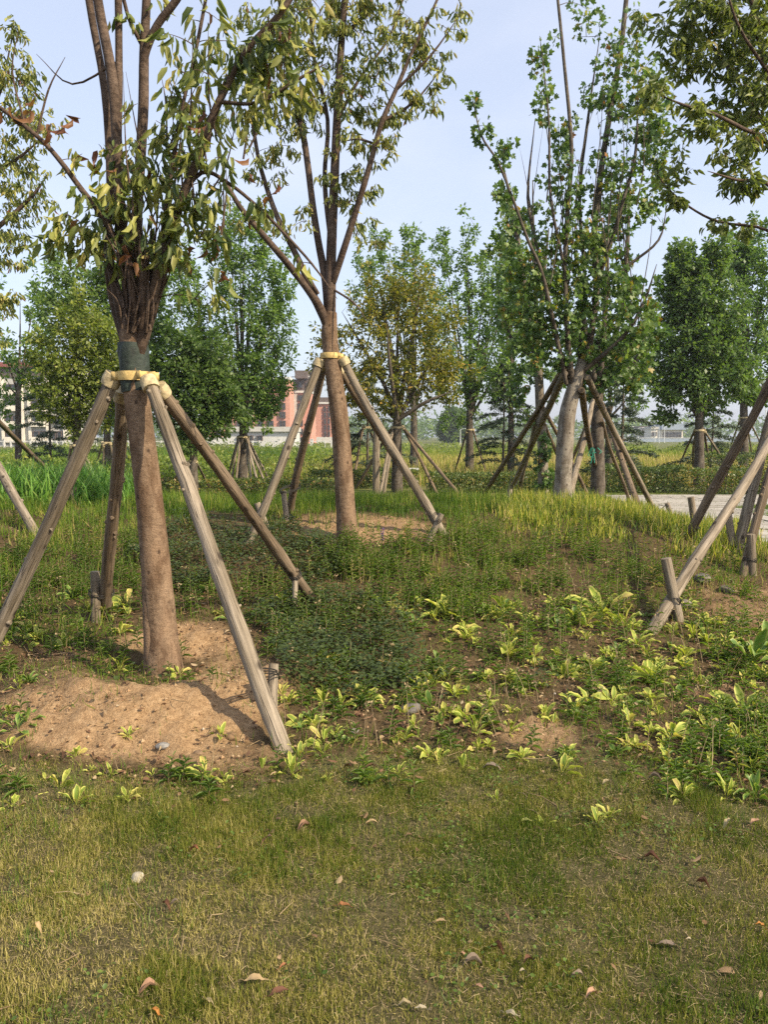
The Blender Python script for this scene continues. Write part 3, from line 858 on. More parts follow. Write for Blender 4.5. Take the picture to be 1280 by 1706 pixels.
# --- tree 1: the big privet with the sandy ring
B1 = G(272, 1118); D1 = B1[1]
ROOTS = [[(272 + 40 * math.cos(a), 1130, 7, .145 * math.sin(a)), (272 + 25 * math.cos(a), 1112, 9, .09 * math.sin(a)), (270 + 15 * math.cos(a), 1070, 11, .055 * math.sin(a)), (266 + 10 * math.cos(a), 1010, 10, .03 * math.sin(a))] for a in (0.1, 1.3, 2.6, 3.5, 4.4, 5.5)]
t1_limbs = [
    [(214, 592, 9), (192, 480, 9, .05), (178, 400, 8, .1), (184, 310, 8, .12), (174, 150, 7, .15), (148, 0, 7, .18), (138, -110, 6, .2)],
    [(220, 595, 12), (212, 470, 11, -.03), (200, 350, 11, -.04), (195, 240, 10, -.04), (186, 125, 10, -.03), (163, 0, 9, 0), (152, -110, 8, 0)],
    [(195, 250, 8, -.03), (198, 130, 7, .05), (197, 0, 7, .1), (195, -110, 6, .1)],
    [(228, 592, 12, .03), (227, 480, 11, .08), (227, 380, 11, .12), (233, 280, 10, .14), (239, 170, 10, .15), (240, 90, 9, .15), (244, 0, 8, .15), (246, -110, 7, .15)],
    [(238, 150, 8, .15), (240, 95, 8, .14), (262, 42, 7, .1), (294, 0, 7, .05), (330, -60, 6, 0)],
    [(236, 75, 4, .15), (216, 35, 3, .12), (206, 0, 3, .1)],
    [(230, 595, 12, -.02), (252, 500, 11, -.1), (270, 430, 10, -.15), (300, 340, 9, -.2), (332, 260, 9, -.25), (352, 200, 8, -.28), (372, 155, 7, -.3), (410, 85, 6, -.35), (465, 25, 6, -.4), (520, -60, 5, -.4)],
    [(219, 580, 8, -.03), (205, 440, 6, -.1), (170, 362, 6, -.14), (135, 315, 5.5, -.15), (100, 268, 5, -.18), (65, 230, 4.5, -.2), (0, 180, 4, -.2), (-50, 150, 3, -.2)],
    [(290, 345, 4, -.2), (335, 288, 4, -.22), (380, 305, 3.5, -.25), (430, 345, 3.2, -.28), (470, 385, 2.6, -.3), (520, 440, 2, -.3), (562, 498, 1.4, -.3)],
    [(368, 170, 4, -.3), (430, 170, 3.2, -.35), (500, 130, 2.6, -.4), (545, 105, 2, -.4)],
    [(262, 440, 4, -.1), (300, 200, 3.4, -.2), (318, 120, 3.2, -.2), (332, 55, 3, -.2), (346, -20, 2.6, -.2)],
    [(210, 585, 7, .03), (186, 500, 6, .1), (176, 430, 5, .12), (172, 385, 4, .15)],
    [(226, 590, 9, -.02), (222, 500, 8, -.11), (214, 440, 7, -.15), (210, 402, 6, -.16)],
    [(232, 590, 9, -.02), (240, 500, 8, -.12), (236, 440, 7, -.16), (232, 400, 6.5, -.17)],
    [(234, 595, 7, 0), (262, 500, 6, 0), (276, 450, 5, -.02), (283, 410, 3.5, 0)],
    [(236, 590, 6, .05), (258, 480, 5, .12), (262, 420, 4, .15), (285, 330, 3, .2), (300, 260, 2.5, .2)],
    [(200, 100, 2, .1), (120, 140, 1.5, .2), (60, 90, 1.2, .2)],
    [(60, 228, 2.2, -.2), (80, 150, 1.6, -.2), (108, 95, 1.2, -.2)],
    [(40, 205, 2, -.2), (20, 120, 1.4, -.2), (30, 50, 1, -.2)],
]
for k in range(60):
    a = random.uniform(196, 254); h = random.uniform(420, 535)
    b = a + random.uniform(-50, 55); hh = h - random.uniform(40, 140)
    t1_limbs.append([(a, h + 20, 2.2, -.1), ((a + b) / 2 + random.uniform(-8, 8), (h + hh) / 2, 1.6, random.uniform(-.2, .05)), (b, hh, .9, random.uniform(-.25, .1))])
for k in range(22):
    a = random.uniform(205, 420); y0 = random.uniform(180, 420); b = a + random.uniform(-40, 70); d_ = random.uniform(-.35, .2)
    t1_limbs.append([(a, y0, 1.8, d_), ((a + b) / 2 + random.uniform(-10, 10), y0 - 60, 1.3, d_), (b, y0 - random.uniform(100, 190), .8, d_ + random.uniform(-.1, .1))])
t1_limbs = [[(q[0], q[1], q[2] * (.84 if q[2] > 3 else 1)) + tuple(q[3:]) for q in l] for l in t1_limbs]
t1_blobs = [(270, 262, 60, 52, 22, -.1), (300, 335, 70, 48, 24, -.2), (228, 300, 52, 60, 20, -.15), (340, 365, 40, 55, 14, -.2), (180, 335, 52, 48, 20, -.15), (118, 372, 40, 38, 13, -.15), (98, 396, 32, 26, 8, -.1),
            (150, 400, 50, 32, 14, -.15), (290, 190, 60, 50, 16, -.15), (352, 240, 50, 60, 16, -.25), (312, 112, 62, 55, 15, -.2), (400, 130, 60, 50, 18, -.3), (440, 65, 60, 50, 18, -.35), (480, 115, 40, 50, 12, -.35), (300, 420, 46, 40, 12, -.15),
            (255, 395, 60, 36, 14, -.2), (345, 500, 34, 16, 5, -.1), (500, 30, 50, 40, 14, -.35), (520, 150, 34, 40, 8, -.3), (430, 190, 46, 34, 10, -.3), (140, 260, 30, 40, 4, -.1), (210, 430, 40, 30, 7, -.1), (250, 20, 60, 30, 6, .1), (360, 30, 50, 40, 10, -.2), (340, 300, 60, 60, 14, -.25), (450, 350, 16, 24, 4, -.25), (500, 440, 14, 16, 2, -.3), (195, 250, 40, 40, 8, -.1), (370, 450, 20, 16, 2, -.2)]


def t1_extra(gb, gl):
    pos = np.concatenate([blob_targets(D1, [(20, 190, 36, 26, 9, -.2), (90, 215, 46, 34, 6, -.2), (150, 268, 26, 20, 3, -.15), (350, 200, 20, 60, 3, -.25), (372, 450, 14, 8, 2, -.2), (435, 300, 40, 40, 4, -.3), (240, 430, 50, 40, 6, -.2), (340, 410, 20, 20, 3, -.2)])])
    nn = len(pos)
    leaves(gl, pos, rdir(nn, -1, -.2), rdir(nn, -.3, .4), .085 * rng.uniform(.7, 1.2, nn), .036, rng.uniform(.92, 1, nn), LEAF, 2.5)


tree1 = tree('privet_tree', D1, B1, [(272, 1122, 31), (268, 1060, 28), (262, 980, 25), (253, 880, 23), (245, 800, 22), (235, 720, 21), (227, 660, 20.5), (222, 600, 21), (222, 560, 22), (222, 520, 14, 0)], t1_limbs, t1_blobs, dict(PRIV, t0=.3, spread=.07, per=6), 'bark_privet', 'privet',
             'large privet tree with many stems and a green wrap, standing on the sandy ring', nsides=28, extra=t1_extra, rough=.07, scale=.8, ridges=ROOTS + [[(254, 1124, 13, -.05), (250, 1050, 11.5, -.05), (247, 980, 10, -.03), (243, 900, 8, 0)]])
# green cloth wound round the trunk above and below the strap
g = Geo()
p, r = px_line(D1, [(227, 652, 22.5), (225, 638, 23), (223, 620, 23.2), (222, 600, 24), (221, 585, 25), (221, 572, 24)])
p, r = smooth_line(p, r, 5); tube(g, p, r, 30, .5, rough=.2, seed=9, cap=False)
M['wrap'] = plain_mat('green_wrap', (.016, .026, .019), .7, 24, .6, .8, .5)
g.build('trunk_wrap', M['wrap'], tree1)

# --- tree 2: the slender privet
B2 = G(580, 899); D2 = B2[1]
t2_limbs = [
    [(549, 555, 9), (536, 520, 9, -.05), (518, 488, 8, -.1), (480, 440, 7, -.2), (440, 393, 6, -.3), (400, 345, 5, -.4), (375, 305, 4, -.4), (345, 280, 3, -.4)],
    [(530, 510, 7, 0), (512, 465, 6.5, .1), (490, 418, 6, .2), (468, 375, 5.5, .3), (450, 330, 5, .4), (432, 270, 4, .5), (420, 200, 3.5, .6), (404, 110, 2.6, .6)],
    [(530, 490, 4, -.1), (516, 465, 3.6, -.15), (503, 436, 3, -.2)],
    [(549, 545, 9, .02), (543, 470, 8, .05), (530, 400, 7, .1), (521, 340, 6.5, .15), (508, 240, 6, .2), (495, 180, 5, .3), (480, 100, 4.5, .3), (466, 0, 4, .3), (455, -80, 3, .3)],
    [(550, 560, 11, 0), (552, 430, 10, 0), (556, 330, 9, .05), (562, 200, 8, .1), (567, 100, 7, .1), (575, 0, 6, .1), (585, -110, 5, .1)],
    [(555, 470, 7, -.02), (575, 410, 6.5, -.1), (600, 330, 6, -.2), (618, 270, 5.5, -.25), (636, 205, 5, -.3), (660, 150, 4.2, -.3), (690, 80, 3.4, -.3), (722, 15, 2.6, -.3), (745, -40, 2, -.3)],
    [(552, 410, 5, .05), (541, 300, 4.6, .2), (546, 200, 4, .3), (522, 90, 3.4, .4), (516, -20, 2.6, .4)],
    [(625, 240, 2.6, -.25), (598, 232, 2, -.2), (570, 236, 1.6, -.1)],
    [(640, 200, 3, -.3), (690, 170, 2.4, -.2), (740, 110, 1.6, -.1)],
    [(570, 60, 4, .1), (610, 20, 3.4, .2), (640, -60, 2.6, .3)],
    [(660, 150, 3, -.3), (720, 90, 2.2, -.4), (770, 20, 1.4, -.4)],
    [(562, 200, 3.4, .1), (600, 130, 3, .3), (650, 60, 2.2, .4), (680, -30, 1.6, .4)],
    [(552, 480, 2.4, 0), (590, 505, 1.8, -.2), (612, 535, 1.4, -.3)],
]
t2_limbs = [[(q[0], q[1], q[2] * .84) + tuple(q[3:]) for q in l] for l in t2_limbs]
t2_blobs = [(415, 120, 42, 60, 20, .3), (430, 55, 50, 46, 22, .2), (500, 60, 50, 60, 26, .1), (560, 60, 60, 62, 30, .1), (600, 140, 50, 70, 24, 0), (650, 75, 60, 60, 26, 0), (700, 45, 50, 40, 18, -.2), (722, 130, 46, 46, 13, -.2), (680, 190, 42, 36, 10, -.2),
            (640, 235, 40, 40, 11, -.2), (600, 200, 40, 50, 14, 0), (520, 150, 50, 52, 20, .2), (460, 190, 40, 60, 16, .3), (430, 262, 40, 40, 11, .3), (590, 335, 32, 34, 8, 0), (615, 385, 32, 30, 7, .2), (470, 270, 22, 40, 6, .3), (600, 290, 40, 40, 8, 0), (500, 205, 30, 40, 9, .2),
            (510, 10, 60, 40, 20, .2), (620, 10, 60, 40, 20, .1), (760, 25, 24, 30, 6, -.3), (560, -50, 120, 50, 26, 0), (400, 360, 40, 30, 5, -.3), (470, 385, 30, 30, 4, 0), (505, 350, 20, 30, 3, 0), (545, 300, 26, 50, 6, .1), (380, 180, 20, 60, 7, .4)]
tree2 = tree('privet_tree', D2, B2, [(580, 903, 17.5), (577, 860, 16.5), (573, 800, 15.5), (566, 700, 15), (557, 630, 14), (551, 580, 13.5), (549, 550, 13.5), (551, 520, 10)], t2_limbs, t2_blobs, dict(PRIV, L=.08, w=.30, tint=(.56, .22), per=10, rare=.02, spread=.05), 'bark_privet', 'privet',
             'slender privet tree with forked limbs in the reddish bare patch', nsides=20, rough=.05, scale=1.5)

# --- maple with a pale trunk
B3 = G(938, 838); D3 = B3[1]
MAP = dict(per=12, L=.066, w=1.0, tint=(.48, .22), tmpl=MAPLE, droop=.6, spread=.11, curl=1.2, twig=.0045, run=.4, rare=.035, cs=2.0)
t3_limbs = [
    [(960, 660, 9), (985, 560, 8, .1), (995, 470, 8, .15), (990, 400, 7.5, .2), (1000, 300, 7, .2), (1015, 200, 6.4, .25), (1035, 80, 5.6, .3), (1046, -20, 5, .3)],
    [(956, 660, 8), (946, 560, 6, -.1), (942, 450, 5, -.15), (946, 350, 5, -.2), (953, 250, 4.5, -.2), (940, 100, 3.6, -.2), (928, -20, 3, -.2)],
    [(952, 655, 6), (916, 520, 4.5, .2), (898, 420, 4, .3), (880, 330, 3.4, .35), (892, 200, 2.6, .35)],
    [(944, 640, 5, -.1), (908, 470, 4, -.3), (880, 400, 3.6, -.4), (858, 340, 3.2, -.45), (830, 270, 2.6, -.5), (802, 225, 2.2, -.5), (787, 160, 1.6, -.5)],
    [(992, 480, 5, .15), (1020, 400, 4.4, 0), (1040, 330, 4, -.1), (1060, 250, 3.2, -.15), (1064, 120, 2.4, -.15)],
    [(996, 480, 4, .2), (1050, 440, 3.4, .1), (1098, 400, 2.6, 0), (1112, 345, 1.8, 0)],
    [(970, 620, 6, 0), (1040, 560, 4.6, -.2), (1075, 500, 3.4, -.3), (1095, 440, 2.2, -.3)],
    [(966, 600, 5, .2), (975, 470, 4.4, .3), (966, 330, 4, .4), (980, 200, 3.2, .4), (1000, 60, 2.4, .4)],
    [(946, 470, 4, -.15), (918, 330, 3, -.25), (915, 200, 2.4, -.3), (900, 60, 1.8, -.3)],
]
for k in range(24):
    a = random.uniform(880, 1070); b = a + random.uniform(-34, 40); y0 = random.uniform(330, 560)
    d_ = random.uniform(-.4, .5); t3_limbs.append([(a, y0, 1.5, d_), (a + (b - a) * .2 + random.uniform(-7, 7), y0 - 70, 1.25, d_ + random.uniform(-.1, .1)), (a + (b - a) * .6 + random.uniform(-9, 9), y0 - 150, .9, d_ + random.uniform(-.2, .2)), (b, y0 - random.uniform(190, 290), .35, d_ + random.uniform(-.3, .3))])
t3_limbs = [[(q[0], q[1], q[2] * .74) + tuple(q[3:]) for q in l] for l in t3_limbs]
t3_blobs = [(925, 545, 46, 84, 26, -.1), (965, 480, 60, 60, 26, -.1), (1010, 535, 54, 80, 26, -.1), (1062, 530, 40, 80, 20, -.1), (1076, 600, 20, 44, 6, 0), (872, 490, 42, 80, 24, .1), (850, 420, 40, 56, 16, -.1), (842, 350, 26, 40, 8, -.3), (836, 262, 20, 36, 6, -.4),
            (808, 225, 14, 16, 3, -.5), (787, 168, 9, 16, 3, -.5), (885, 570, 44, 60, 18, .2), (920, 415, 42, 60, 17, 0), (962, 385, 42, 60, 17, 0), (930, 300, 38, 60, 13, -.1), (950, 220, 30, 50, 8, 0), (910, 165, 18, 60, 7, -.2), (905, 80, 18, 46, 6, -.2), (985, 175, 30, 42, 7, .2),
            (1010, 120, 40, 50, 9, .2), (1042, 170, 42, 60, 12, 0), (1060, 262, 42, 50, 12, 0), (1010, 305, 52, 60, 18, .1), (1082, 205, 32, 44, 9, 0), (1052, 60, 40, 50, 8, 0), (1080, 335, 42, 42, 12, 0), (1050, 610, 40, 30, 9, .3), (968, 580, 40, 40, 10, .2), (925, 600, 22, 20, 4, .1), (1005, 600, 30, 30, 5, .3), (1075, 150, 40, 70, 16, .1), (1100, 240, 24, 60, 10, .1), (1000, 470, 60, 60, 16, 0), (905, 500, 50, 60, 16, .1), (990, 400, 40, 50, 14, .1), (985, 30, 40, 40, 6, .2), (1100, 280, 34, 60, 10, .1)]
tree3 = tree('maple_tree', D3, B3, [(938, 846, 15), (939, 800, 14), (942, 740, 14), (946, 690, 13.5), (956, 650, 12), (972, 600, 8, .05)], t3_limbs, t3_blobs, MAP, 'bark_maple', 'maple',
             'maple tree with a smooth pale trunk and many upright stems by the iris patch', nsides=16, twigmat='bark_grey', rough=.04, scale=1.35)

# --- two more maples close behind it
B3b = P(997, 834, 14.2); B3b[2] = float(H(B3b[0], B3b[1])); D3b = 14.2
tree3b = tree('maple_tree', D3b, B3b, [(998, 836, 11), (997, 760, 10.5), (995, 690, 10), (998, 640, 8), (1000, 560, 5)],
              [[(998, 660, 7), (1030, 540, 5, .2), (1045, 420, 4, .2), (1050, 300, 2.6, .2)], [(996, 660, 6), (975, 540, 4.4, -.2), (960, 420, 3, -.2)], [(999, 650, 6), (1060, 600, 4, .5), (1090, 520, 3, .5)], [(999, 640, 6), (1010, 500, 4.5, -.4), (1015, 350, 3, -.4)]],
              [(1055, 580, 44, 60, 18), (1015, 585, 44, 70, 16), (970, 560, 40, 70, 16), (1045, 470, 46, 60, 22), (1010, 400, 46, 60, 18), (1058, 650, 28, 30, 7), (1085, 560, 26, 60, 12), (1040, 350, 36, 50, 10), (985, 640, 40, 26, 10)],
              dict(MAP, per=22, L=.09, tint=(.34, .16)), 'bark_grey', 'maple', 'dark trunked maple tree close behind the pale maple', nsides=10, twigmat='bark_grey')
B3c = P(906, 820, 15.6); B3c[2] = float(H(B3c[0], B3c[1])); D3c = 15.6
tree3c = tree('maple_tree', D3c, B3c, [(908, 824, 8.5), (905, 760, 8), (901, 690, 8), (898, 620, 7), (895, 540, 5)],
              [[(898, 620, 6), (880, 520, 5), (868, 430, 4), (850, 330, 3), (838, 270, 2)], [(897, 600, 5), (905, 480, 4, .2), (915, 380, 3, .2)], [(896, 600, 4), (850, 560, 3, .2), (830, 480, 2.4, .2)], [(897, 560, 4), (890, 430, 3.4, .3), (888, 300, 2.4, .3)]],
              [(890, 590, 42, 60, 20), (860, 520, 40, 70, 20), (905, 470, 36, 60, 14), (850, 430, 34, 60, 14), (880, 360, 26, 60, 10), (845, 340, 20, 50, 7), (930, 640, 30, 40, 8), (868, 650, 26, 30, 7), (905, 740, 18, 46, 7, -.2), (908, 800, 14, 20, 4, -.2)],
              dict(MAP, per=22, L=.09, tint=(.4, .16)), 'bark_maple', 'maple', 'slim maple tree between the pale maple and the bare crossing poles', nsides=10, twigmat='bark_grey')

# --- privet just outside the right edge: its boughs hang into the view
B4 = onground(P(1318, 900, 7.5)[0], 7.5); D4 = 7.5
t4_limbs = [
    [(1318, 600, 13), (1320, 480, 12), (1310, 330, 9), (1290, 180, 7), (1260, 40, 5), (1240, -80, 4)],
    [(1318, 560, 9), (1350, 400, 8), (1390, 200, 6), (1400, 0, 5)],
    [(1314, 350, 6, -.1), (1280, 240, 5, -.3), (1240, 215, 4.4, -.5), (1190, 190, 3.8, -.6), (1140, 175, 3, -.6), (1085, 152, 2, -.6)],
    [(1314, 420, 5, -.1), (1285, 312, 4, -.3), (1230, 300, 3.2, -.5), (1180, 285, 2.4, -.6)],
    [(1316, 440, 5, .2), (1280, 384, 3.4, .4), (1200, 370, 2.8, .6), (1150, 345, 2.4, .7), (1110, 310, 2, .7), (1092, 280, 1.5, .7)],
    [(1300, 250, 5, 0), (1220, 120, 4, .2), (1160, 40, 3, .3), (1120, -40, 2, .3)],
    [(1280, 120, 4, -.2), (1230, 40, 3, -.4), (1200, -60, 2, -.4)],
]
t4_limbs = [[(q[0], q[1], q[2] * .72) + tuple(q[3:]) for q in l] for l in t4_limbs]
t4_blobs = [(1210, 372, 50, 14, 9, .6), (1130, 335, 30, 20, 7, .7), (1240, 300, 40, 16, 7, -.4), (1150, 180, 50, 16, 8, -.6), (1250, 225, 40, 18, 8, -.4), (1200, 55, 80, 60, 52, 0), (1252, 120, 52, 80, 46, 0), (1150, 100, 56, 50, 22, .1), (1100, 150, 42, 42, 12, -.5), (1182, 215, 44, 32, 12, -.5), (1232, 262, 46, 36, 14, -.4), (1262, 200, 34, 60, 18, -.2), (1225, 165, 60, 50, 26, 0), (1135, 250, 34, 46, 9, .5), (1112, 310, 26, 30, 6, .7), (1250, 378, 12, 16, 3, .5), (1180, 20, 90, 40, 34, 0), (1230, -40, 110, 60, 34, 0), (1380, 150, 90, 150, 60, .3), (1400, -30, 90, 80, 34, .2), (1240, 315, 40, 20, 7, -.4), (1080, 60, 30, 40, 5, .1), (1280, 10, 60, 60, 26, .1)]
tree4 = tree('privet_tree', D4, B4, [(1318, 905, 17), (1318, 760, 16), (1318, 640, 15), (1318, 560, 13)], t4_limbs, t4_blobs, dict(PRIV, L=.085, w=.42, tint=(.5, .2), per=11, droop=1.0, spread=.06), 'bark_privet', 'privet_dark',
             'privet tree whose dark boughs hang in from the upper right corner', nsides=14, scale=1.2)

# --- privet just outside the left edge
B0 = onground(P(-115, 800, 11.0)[0], 11.0); D0 = 11.0
t0_limbs = [[(-115, 600, 10), (-100, 450, 8), (-60, 300, 6), (-20, 200, 4), (10, 110, 3)], [(-112, 520, 7), (-60, 420, 5), (0, 375, 4), (50, 330, 3), (80, 290, 2)], [(-110, 560, 6), (-50, 520, 4), (10, 500, 2.4)], [(-110, 480, 6), (-120, 300, 5), (-100, 100, 4), (-90, -50, 3)], [(-90, 420, 5), (-40, 250, 3.6), (0, 150, 2.6), (20, 60, 1.8)], [(-60, 310, 4), (20, 270, 3), (70, 230, 2)]]
t0_blobs = [(30, 130, 46, 50, 26), (58, 205, 50, 50, 28), (20, 260, 42, 56, 28), (52, 325, 40, 46, 22), (18, 400, 36, 50, 22), (10, 500, 22, 40, 13), (-30, 320, 60, 140, 50), (-60, 120, 70, 110, 44), (-150, 250, 80, 200, 60), (20, 60, 30, 30, 8), (-20, 560, 40, 40, 12)]
tree0 = tree('privet_tree', D0, B0, [(-115, 806, 11), (-115, 700, 10), (-115, 580, 9.5)], t0_limbs, t0_blobs, dict(PRIV, L=.085, w=.38, tint=(.55, .2), per=12, rare=.02, spread=.07), 'bark_privet', 'privet',
             'pale leaved privet tree whose boughs reach in at the upper left edge', nsides=12, scale=1.5)

# --- a privet of the same row beside the photographer: it shades the lawn
def world_tree(name, base, h0, top, rad, leafn, label, leaf='privet_dark', tr=.11):
    o = empty(name, base, label, 'tree')
    b = np.array(base, float)
    gt = Geo(); gb = Geo(); gl = Geo(); lines = []
    p, r = smooth_line([b + (0, 0, -.05), b + (.02, .02, h0 * .5), b + (0, .03, h0)], [tr, tr * .85, tr * .75], 5); tube(gt, p, r, 14, rough=.05)
    for k in range(7):
        a = k * 2.4; e = b + np.array((rad * .7 * math.cos(a), rad * .7 * math.sin(a), top * random.uniform(.7, .97)))
        q, rr = smooth_line([b + (0, 0, h0 - .05), b * .6 + e * .4 + (0, 0, h0 * .35), e], [tr * .5, tr * .35, tr * .12], 5); tube(gb, q, rr, 6); lines.append((q, rr))
    c = b + (0, 0, (top + h0) / 2 + .2)
    t = rdir(leafn) * (rng.uniform(0, 1, leafn) ** .4)[:, None] * np.array((rad, rad, (top - h0) / 2)) + c
    foliate(gb, gl, lines, t, dict(PRIV, per=9, L=.12, w=.42))
    gt.build('trunk', M['bark_privet'], o); gb.build('limbs', M['bark_dark'], o); gl.build('crown', M[leaf], o)
    return o
for (sx_, sy_, rad, lab) in SHADE_TREES:
    world_tree('privet_tree', onground(sx_, sy_), 2.2, 6.6, rad, SHADE_N, lab)


# ------------------------------------------------------------------ trees behind the bed
def ragged(blobs):
    out = []
    for b in blobs:
        out.append(b)
        for k in range(5):
            a = random.uniform(0, 6.28); q = random.uniform(.8, 1.4)
            up = math.sin(a) < 0
            out.append((b[0] + b[2] * q * math.cos(a), b[1] + b[3] * q * math.sin(a), b[2] * random.uniform(.14, .3), b[3] * random.uniform(.2, .42) * (1.4 if up else .8), max(3, int(b[4] * .10)), (b[5] if len(b) > 5 else 0) + random.uniform(-.4, .4)))
    return out


def bg_tree(name, px, basey, D, tw, forky, blobs, leaf, label, L=.085, w=.55, per=12, tint=(.45, .2), bark='bark_grey', limbs=None, n=1.0, tmpl=SMALL, spread=.12, rare=.02, group=None, cat='tree', nlimb=None):
    base = P(px, basey, D); base[2] = float(H(base[0], base[1]))
    _, by = proj(base[0], base[1], base[2])
    tops = sorted(blobs, key=lambda b: b[1])
    ll = list(limbs or [])
    if not ll:
        for b in (blobs if nlimb is None else blobs[:nlimb]):
            dx = b[0] - px
            ll.append([(px, forky + 8, tw * .42), (px + dx * .4 + random.uniform(-5, 5), forky + (b[1] - forky) * .45, tw * .22, (b[5] if len(b) > 5 else 0) * .5), (b[0] + random.uniform(-6, 6), b[1] - b[3] * .5, tw * .07, b[5] if len(b) > 5 else 0)])
    top = min(b[1] for b in blobs)
    ll.append([(px, forky + 10, tw * .7), (px + random.uniform(-3, 3), (forky + top) / 2, tw * .28), (px + random.uniform(-6, 6), top, tw * .08)])
    return tree(name, D, base, [(px + 1, by + 2, tw * 1.1), (px, (by + forky) / 2, tw), (px, forky, tw * .85), (px, forky - 12, tw * .6)], ll, ragged(blobs),
                dict(per=per * 1.25, L=L * 1.2, w=w * 1.1, tint=tint, tmpl=tmpl, droop=.15, spread=spread, curl=1.0, twig=.004, run=.5, rare=rare, cs=1.3), bark, leaf, label, cat, group, nsides=9, scale=n * 1.22, twigmat=bark)


bg_tree('osmanthus_tree', 662, 822, 21, 8, 690, [(665, 640, 92, 46, 120), (600, 590, 50, 60, 70), (725, 590, 50, 60, 70), (662, 560, 80, 60, 130), (620, 510, 50, 40, 60), (700, 500, 50, 46, 60), (662, 480, 46, 36, 40), (662, 670, 70, 26, 40), (745, 630, 26, 30, 22), (580, 640, 26, 30, 22), (540, 570, 30, 40, 18)],
        'amber', 'amber and olive round crowned tree behind the slender privet', L=.10, w=.45, per=9, tint=(.36, .24), limbs=[[(662, 700, 5), (640, 640, 3.4), (600, 570, 2), (570, 520, 1)], [(662, 700, 5), (690, 650, 3.4), (720, 600, 2.2), (750, 560, 1)], [(662, 700, 5), (655, 600, 3.4), (640, 520, 2), (632, 470, 1)], [(662, 700, 5), (680, 600, 3.4), (695, 520, 2), (700, 460, 1)], [(662, 700, 4, .3), (620, 660, 3, .5), (580, 630, 1.6, .6)], [(662, 700, 4, -.3), (710, 670, 3, -.5), (760, 650, 1.4, -.6)], [(662, 698, 4, .4), (662, 600, 3, 1), (665, 500, 1.4, 1.2)], [(662, 698, 4, -.4), (650, 610, 3, -1), (645, 540, 1.4, -1.3)]])
bg_tree('ash_tree', 783, 788, 30, 6.5, 690, [(783, 640, 44, 60, 60), (778, 560, 36, 70, 55), (790, 480, 26, 60, 40), (780, 410, 18, 46, 24), (757, 600, 30, 50, 32), (815, 590, 34, 70, 44), (735, 480, 20, 70, 32), (738, 420, 12, 26, 10), (835, 520, 30, 80, 40), (845, 420, 22, 60, 24), (830, 640, 40, 40, 34), (865, 560, 40, 90, 50), (870, 450, 26, 70, 26), (810, 480, 24, 60, 26)], 'ash', 'fresh green ash tree with narrow spires beside the far cedars', L=.12, w=.5, per=11, tint=(.42, .2), n=1.2)
bg_tree('ash_tree', 852, 784, 27, 5.5, 690, [(850, 640, 34, 50, 44), (862, 570, 30, 60, 40), (846, 490, 22, 60, 30), (838, 430, 14, 40, 14), (872, 470, 18, 50, 18), (822, 600, 24, 50, 26)], 'ash', 'slender ash tree seen through the stems of the maples', L=.11, w=.5, per=11, tint=(.5, .2))
bg_tree('ash_tree', 690, 782, 34, 6, 680, [(688, 450, 26, 60, 44), (690, 400, 14, 26, 14), (640, 440, 28, 50, 36), (630, 400, 12, 18, 8), (660, 500, 50, 50, 50), (720, 520, 30, 60, 38), (600, 480, 26, 60, 30), (735, 560, 30, 60, 30)], 'ash', 'fresh green ash tree whose spires rise over the amber tree', L=.13, w=.5, per=11, tint=(.5, .2), n=1.2)
bg_tree('ash_tree', 405, 815, 22, 7.5, 700, [(400, 640, 60, 56, 110), (440, 600, 40, 60, 70), (360, 590, 44, 60, 76), (405, 540, 60, 60, 100), (410, 460, 46, 56, 76), (385, 420, 26, 36, 24), (430, 410, 20, 34, 20), (455, 520, 34, 46, 44), (470, 490, 18, 22, 10), (330, 520, 40, 50, 50), (300, 480, 34, 40, 36), (470, 600, 20, 46, 14), (378, 395, 10, 40, 12), (398, 372, 8, 26, 7), (440, 395, 10, 34, 10), (466, 450, 12, 30, 8), (350, 430, 12, 36, 10), (436, 668, 26, 40, 40), (452, 640, 18, 40, 16), (370, 680, 30, 30, 30)], 'ash', 'light green ash tree with a bundle of bare poles at its foot', L=.095, w=.5, per=11, tint=(.45, .22), n=1.25)
bg_tree('camphor_tree', 322, 806, 18.5, 7, 740, [(310, 640, 56, 46, 110), (300, 600, 44, 40, 70), (345, 670, 50, 46, 80), (290, 680, 40, 40, 44), (340, 610, 40, 40, 60), (330, 720, 46, 24, 40), (370, 660, 30, 40, 36)], 'deep', 'dark glossy camphor tree with a low dense crown behind the leaning pole', L=.10, w=.45, per=12, tint=(.4, .22), n=1.3)
bg_tree('camphor_tree', 128, 812, 19, 7, 700, [(128, 640, 60, 60, 110), (100, 590, 46, 50, 70), (160, 590, 46, 60, 80), (130, 540, 46, 40, 60), (90, 660, 34, 40, 36), (175, 660, 34, 50, 50), (200, 600, 24, 60, 30)], 'lime', 'yellow green camphor tree behind the long leaning pole', L=.09, w=.5, per=12, tint=(.4, .24), n=1.3)
bg_tree('ash_tree', 178, 800, 24, 6, 690, [(110, 470, 36, 50, 60), (105, 520, 36, 40, 44), (190, 520, 50, 60, 80), (180, 450, 30, 50, 36), (230, 560, 50, 70, 70), (250, 640, 50, 60, 60), (270, 540, 30, 50, 36), (300, 440, 26, 30, 18), (200, 640, 50, 60, 60), (230, 470, 30, 40, 30)], 'elm', 'deep green ash tree filling the gap behind the large privet', L=.12, w=.5, per=12, tint=(.55, .2), n=1.2)
bg_tree('ash_tree', 30, 790, 27, 5, 650, [(58, 490, 14, 46, 18), (62, 560, 16, 40, 16), (30, 600, 24, 40, 24), (10, 650, 24, 40, 22), (-20, 560, 30, 80, 40)], 'ash', 'thin ash tree with one narrow spire in front of the grey flats', L=.13, w=.5, per=11, tint=(.3, .2))
